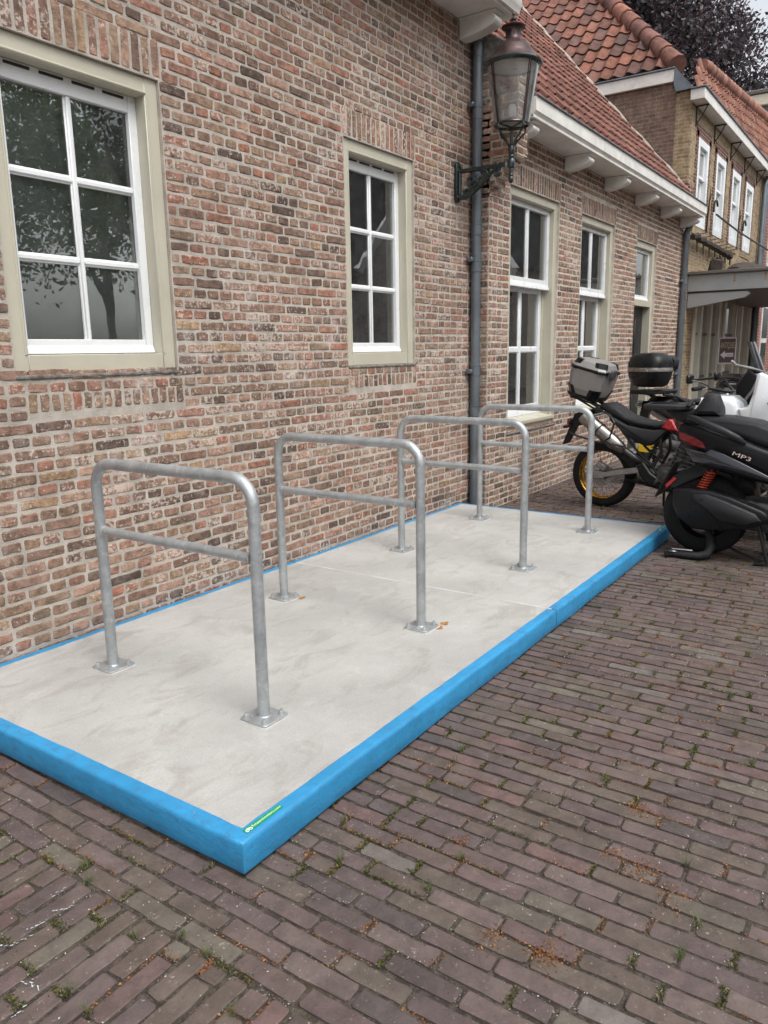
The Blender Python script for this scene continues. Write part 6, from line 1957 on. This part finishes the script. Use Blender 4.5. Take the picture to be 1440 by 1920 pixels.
def flecks(name, pts, size, cols, label, cat, tall=0.0, rough=0.9):
    """thousands of tiny tilted leaves, seeds or grains; one object"""
    k = len(pts)
    a = rng.normal(size=(k, 3)) * [1, 1, 0.45 + tall]; a /= np.linalg.norm(a, axis=1)[:, None]
    b = np.cross(a, rng.normal(size=(k, 3))); b /= np.linalg.norm(b, axis=1)[:, None]
    s = np.asarray(size).reshape(-1, 1) * soft((k, 1), 0.6, 1.4)
    V = np.stack([pts - a * s, pts + b * s * 0.55, pts + a * s, pts - b * s * 0.55], 1).reshape(-1, 3)
    C = np.array(cols)[rng.integers(len(cols), size=k)] * soft((k, 1), 0.6, 1.4)
    o = mk(name, V, [(4 * i, 4 * i + 1, 4 * i + 2, 4 * i + 3) for i in range(k)], M['leaf'], None, smooth=0, fix=False, col=np.repeat(C, 4, 0), seed=np.zeros(4 * k))
    return tag(o, label, cat, kind='stuff')


jt = [j for j in JOINTS if 0.3 < j[0] < 8.5 and -1.3 < j[1] < 3.3]
near_j = [j for j in jt if math.hypot(j[0], j[1]) < 4.5]


def on_joint(j, n, end=True, spread=0.006):
    cx, cy, L, w, al = j
    if end:
        p = np.stack([np.full(n, L / 2 + 0.005) + rng.normal(0, spread, n), soft(n, -w / 2, w / 2)], 1)
    else:
        p = np.stack([soft(n, -L / 2, L / 2), np.full(n, w / 2 + 0.002) + rng.normal(0, spread * 0.6, n)], 1)
    if al == 'y': p = np.stack([-p[:, 1], p[:, 0]], 1)
    return np.stack([cx + p[:, 0], cy + p[:, 1], np.full(n, -0.004) + np.abs(rng.normal(0, 0.0025, n))], 1)


def clump(n, x, y, r): return np.stack([x + rng.normal(0, r, n), y + rng.normal(0, r, n), np.abs(rng.normal(0, 0.003, n)) - 0.004], 1)


patch = lambda x, y: 0.5 + 0.5 * math.sin(x * 3.1 + 1.3 * y) * math.sin(y * 2.3 - x * 1.1 + 0.8)
P_ = []
for j in jt:
    if rng.random() < 0.10 + 0.30 * patch(j[0], j[1]): P_.append(on_joint(j, int(30 + 60 * rng.random()), True, 0.007))
    if rng.random() < 0.16 * patch(j[0], j[1]): P_.append(on_joint(j, int(40 + 60 * rng.random()), False, 0.005))
flecks('moss', np.concatenate(P_), 0.0046, [(0.085, 0.095, 0.022), (0.12, 0.12, 0.03), (0.055, 0.07, 0.018), (0.15, 0.14, 0.045)], 'moss growing in the paving joints', 'moss', 0.4)
P_ = []
for j in jt:
    q = patch(j[1] * 1.3 + 2, j[0])
    if rng.random() < 0.08 + 0.30 * q: P_.append(on_joint(j, int(15 + 40 * rng.random()), True, 0.008))
    if rng.random() < 0.05 + 0.16 * q: P_.append(on_joint(j, int(30 + 60 * rng.random()), False, 0.006))
for x, y, r, n in ((1.66, 0.64, 0.028, 420), (1.62, 0.78, 0.02, 160), (2.04, 0.42, 0.03, 260), (2.12, 0.52, 0.03, 240), (2.14, 0.62, 0.022, 150), (2.42, 0.62, 0.025, 200), (2.6, 1.05, 0.02, 120), (1.95, 1.05, 0.015, 90), (1.62, 1.42, 0.014, 70)):
    P_.append(clump(n, x, y, r) * [1, 1, 1])
flecks('seed_litter', np.concatenate(P_), 0.0036, [(0.33, 0.13, 0.04), (0.26, 0.10, 0.035), (0.38, 0.20, 0.07), (0.20, 0.08, 0.03)], 'rust-brown seeds and leaf crumbs in the paving joints', 'litter', 0.1)
P_ = [on_joint(j, int(6 + 14 * rng.random()), bool(rng.integers(2)), 0.009) for j in jt if rng.random() < 0.55]
n = 2600
P_.append(np.stack([soft(n, 0.4, 1.35), soft(n, -1.0, 2.9), soft(n, -0.003, 0.001)], 1))
P_.append(np.stack([soft(3200, 1.3, 7.0), soft(3200, -1.2, 1.45), soft(3200, -0.003, 0.001)], 1))
flecks('grit', np.concatenate(P_), 0.0028, [(0.42, 0.39, 0.34), (0.30, 0.27, 0.23), (0.52, 0.49, 0.44), (0.20, 0.17, 0.14)], 'pale grit scattered over the paving', 'grit', 0.0)
# grass tufts: blades rising out of the joints
V, F, C = [], [], []
tuft = [j for j in near_j if rng.random() < 0.07] + [j for j in jt if rng.random() < 0.012]
for j in tuft:
    o = on_joint(j, 1, True)[0]
    if PL[0] - 0.01 < o[0] < PL[1] + 0.01 and o[1] > PL[2] - 0.02: continue
    for _ in range(int(10 + 14 * rng.random())):
        h = 0.012 + 0.026 * rng.random(); an_ = rng.random() * 6.283; ln_ = h * (0.4 + 0.9 * rng.random())
        d = np.array([math.cos(an_), math.sin(an_), 0]); sd = np.array([-d[1], d[0], 0]) * 0.0013
        b0 = o + rng.normal(0, 0.006, 3) * [1, 1, 0]
        k = len(V) * 0 + sum(len(q) for q in V)
        V.append(np.array([b0 - sd, b0 + sd, b0 + d * ln_ * 0.45 + sd * 0.8 + [0, 0, h * 0.75], b0 + d * ln_ * 0.45 - sd * 0.8 + [0, 0, h * 0.75], b0 + d * ln_ + [0, 0, h]]))
        F += [(k, k + 1, k + 2, k + 3), (k + 3, k + 2, k + 4)]
        C.append(np.repeat([np.array([(0.07, 0.12, 0.03), (0.10, 0.14, 0.045), (0.16, 0.15, 0.06)][rng.integers(3)])], 5, 0))
o = mk('grass', np.concatenate(V), F, M['leaf'], None, smooth=0, fix=False, col=np.concatenate(C), seed=np.zeros(sum(len(q) for q in V)))
tag(o, 'small grass tufts sprouting between the pavers', 'grass', kind='stuff')
# worn chalk strokes
M['chalk'] = m_plain('pale blue chalk', (0.50, 0.58, 0.62), 0.95, var=0.2, scale=60)
CHALK = [((0.867, 1.866), (0.943, 1.827)), ((0.942, 1.864), (0.995, 1.851)), ((1.021, 1.867), (1.068, 1.842)), ((1.06, 1.935), (1.098, 1.926)), ((0.835, 1.711), (0.846, 1.68)), ((0.846, 1.68), (0.837, 1.649)), ((0.758, 1.627), (0.789, 1.621))]
for k, (a, b) in enumerate(CHALK):
    a, b = np.array(a), np.array(b)
    m = MB()
    d = (b - a) / np.linalg.norm(b - a); nrm = np.array([-d[1], d[0]])
    L_ = np.linalg.norm(b - a); q_ = 0.0
    while q_ < L_:
        l, w = 0.002 + 0.005 * rng.random(), 0.0006 + 0.0012 * rng.random()
        q = a + d * (q_ + l) + nrm * rng.normal(0, 0.004)
        m.add([(*(q - d * l - nrm * w), 0.003), (*(q + d * l * 0.6 - nrm * w * 1.4), 0.003), (*(q + d * l), 0.003), (*(q - d * l * 0.4 + nrm * w), 0.003)], [(0, 1, 2, 3)])
        q_ += 1.7 * l + 0.006 * rng.random() ** 2
    m.build('chalk_stroke', M['chalk'], ground, smooth=0, fix=False, kind='stuff')
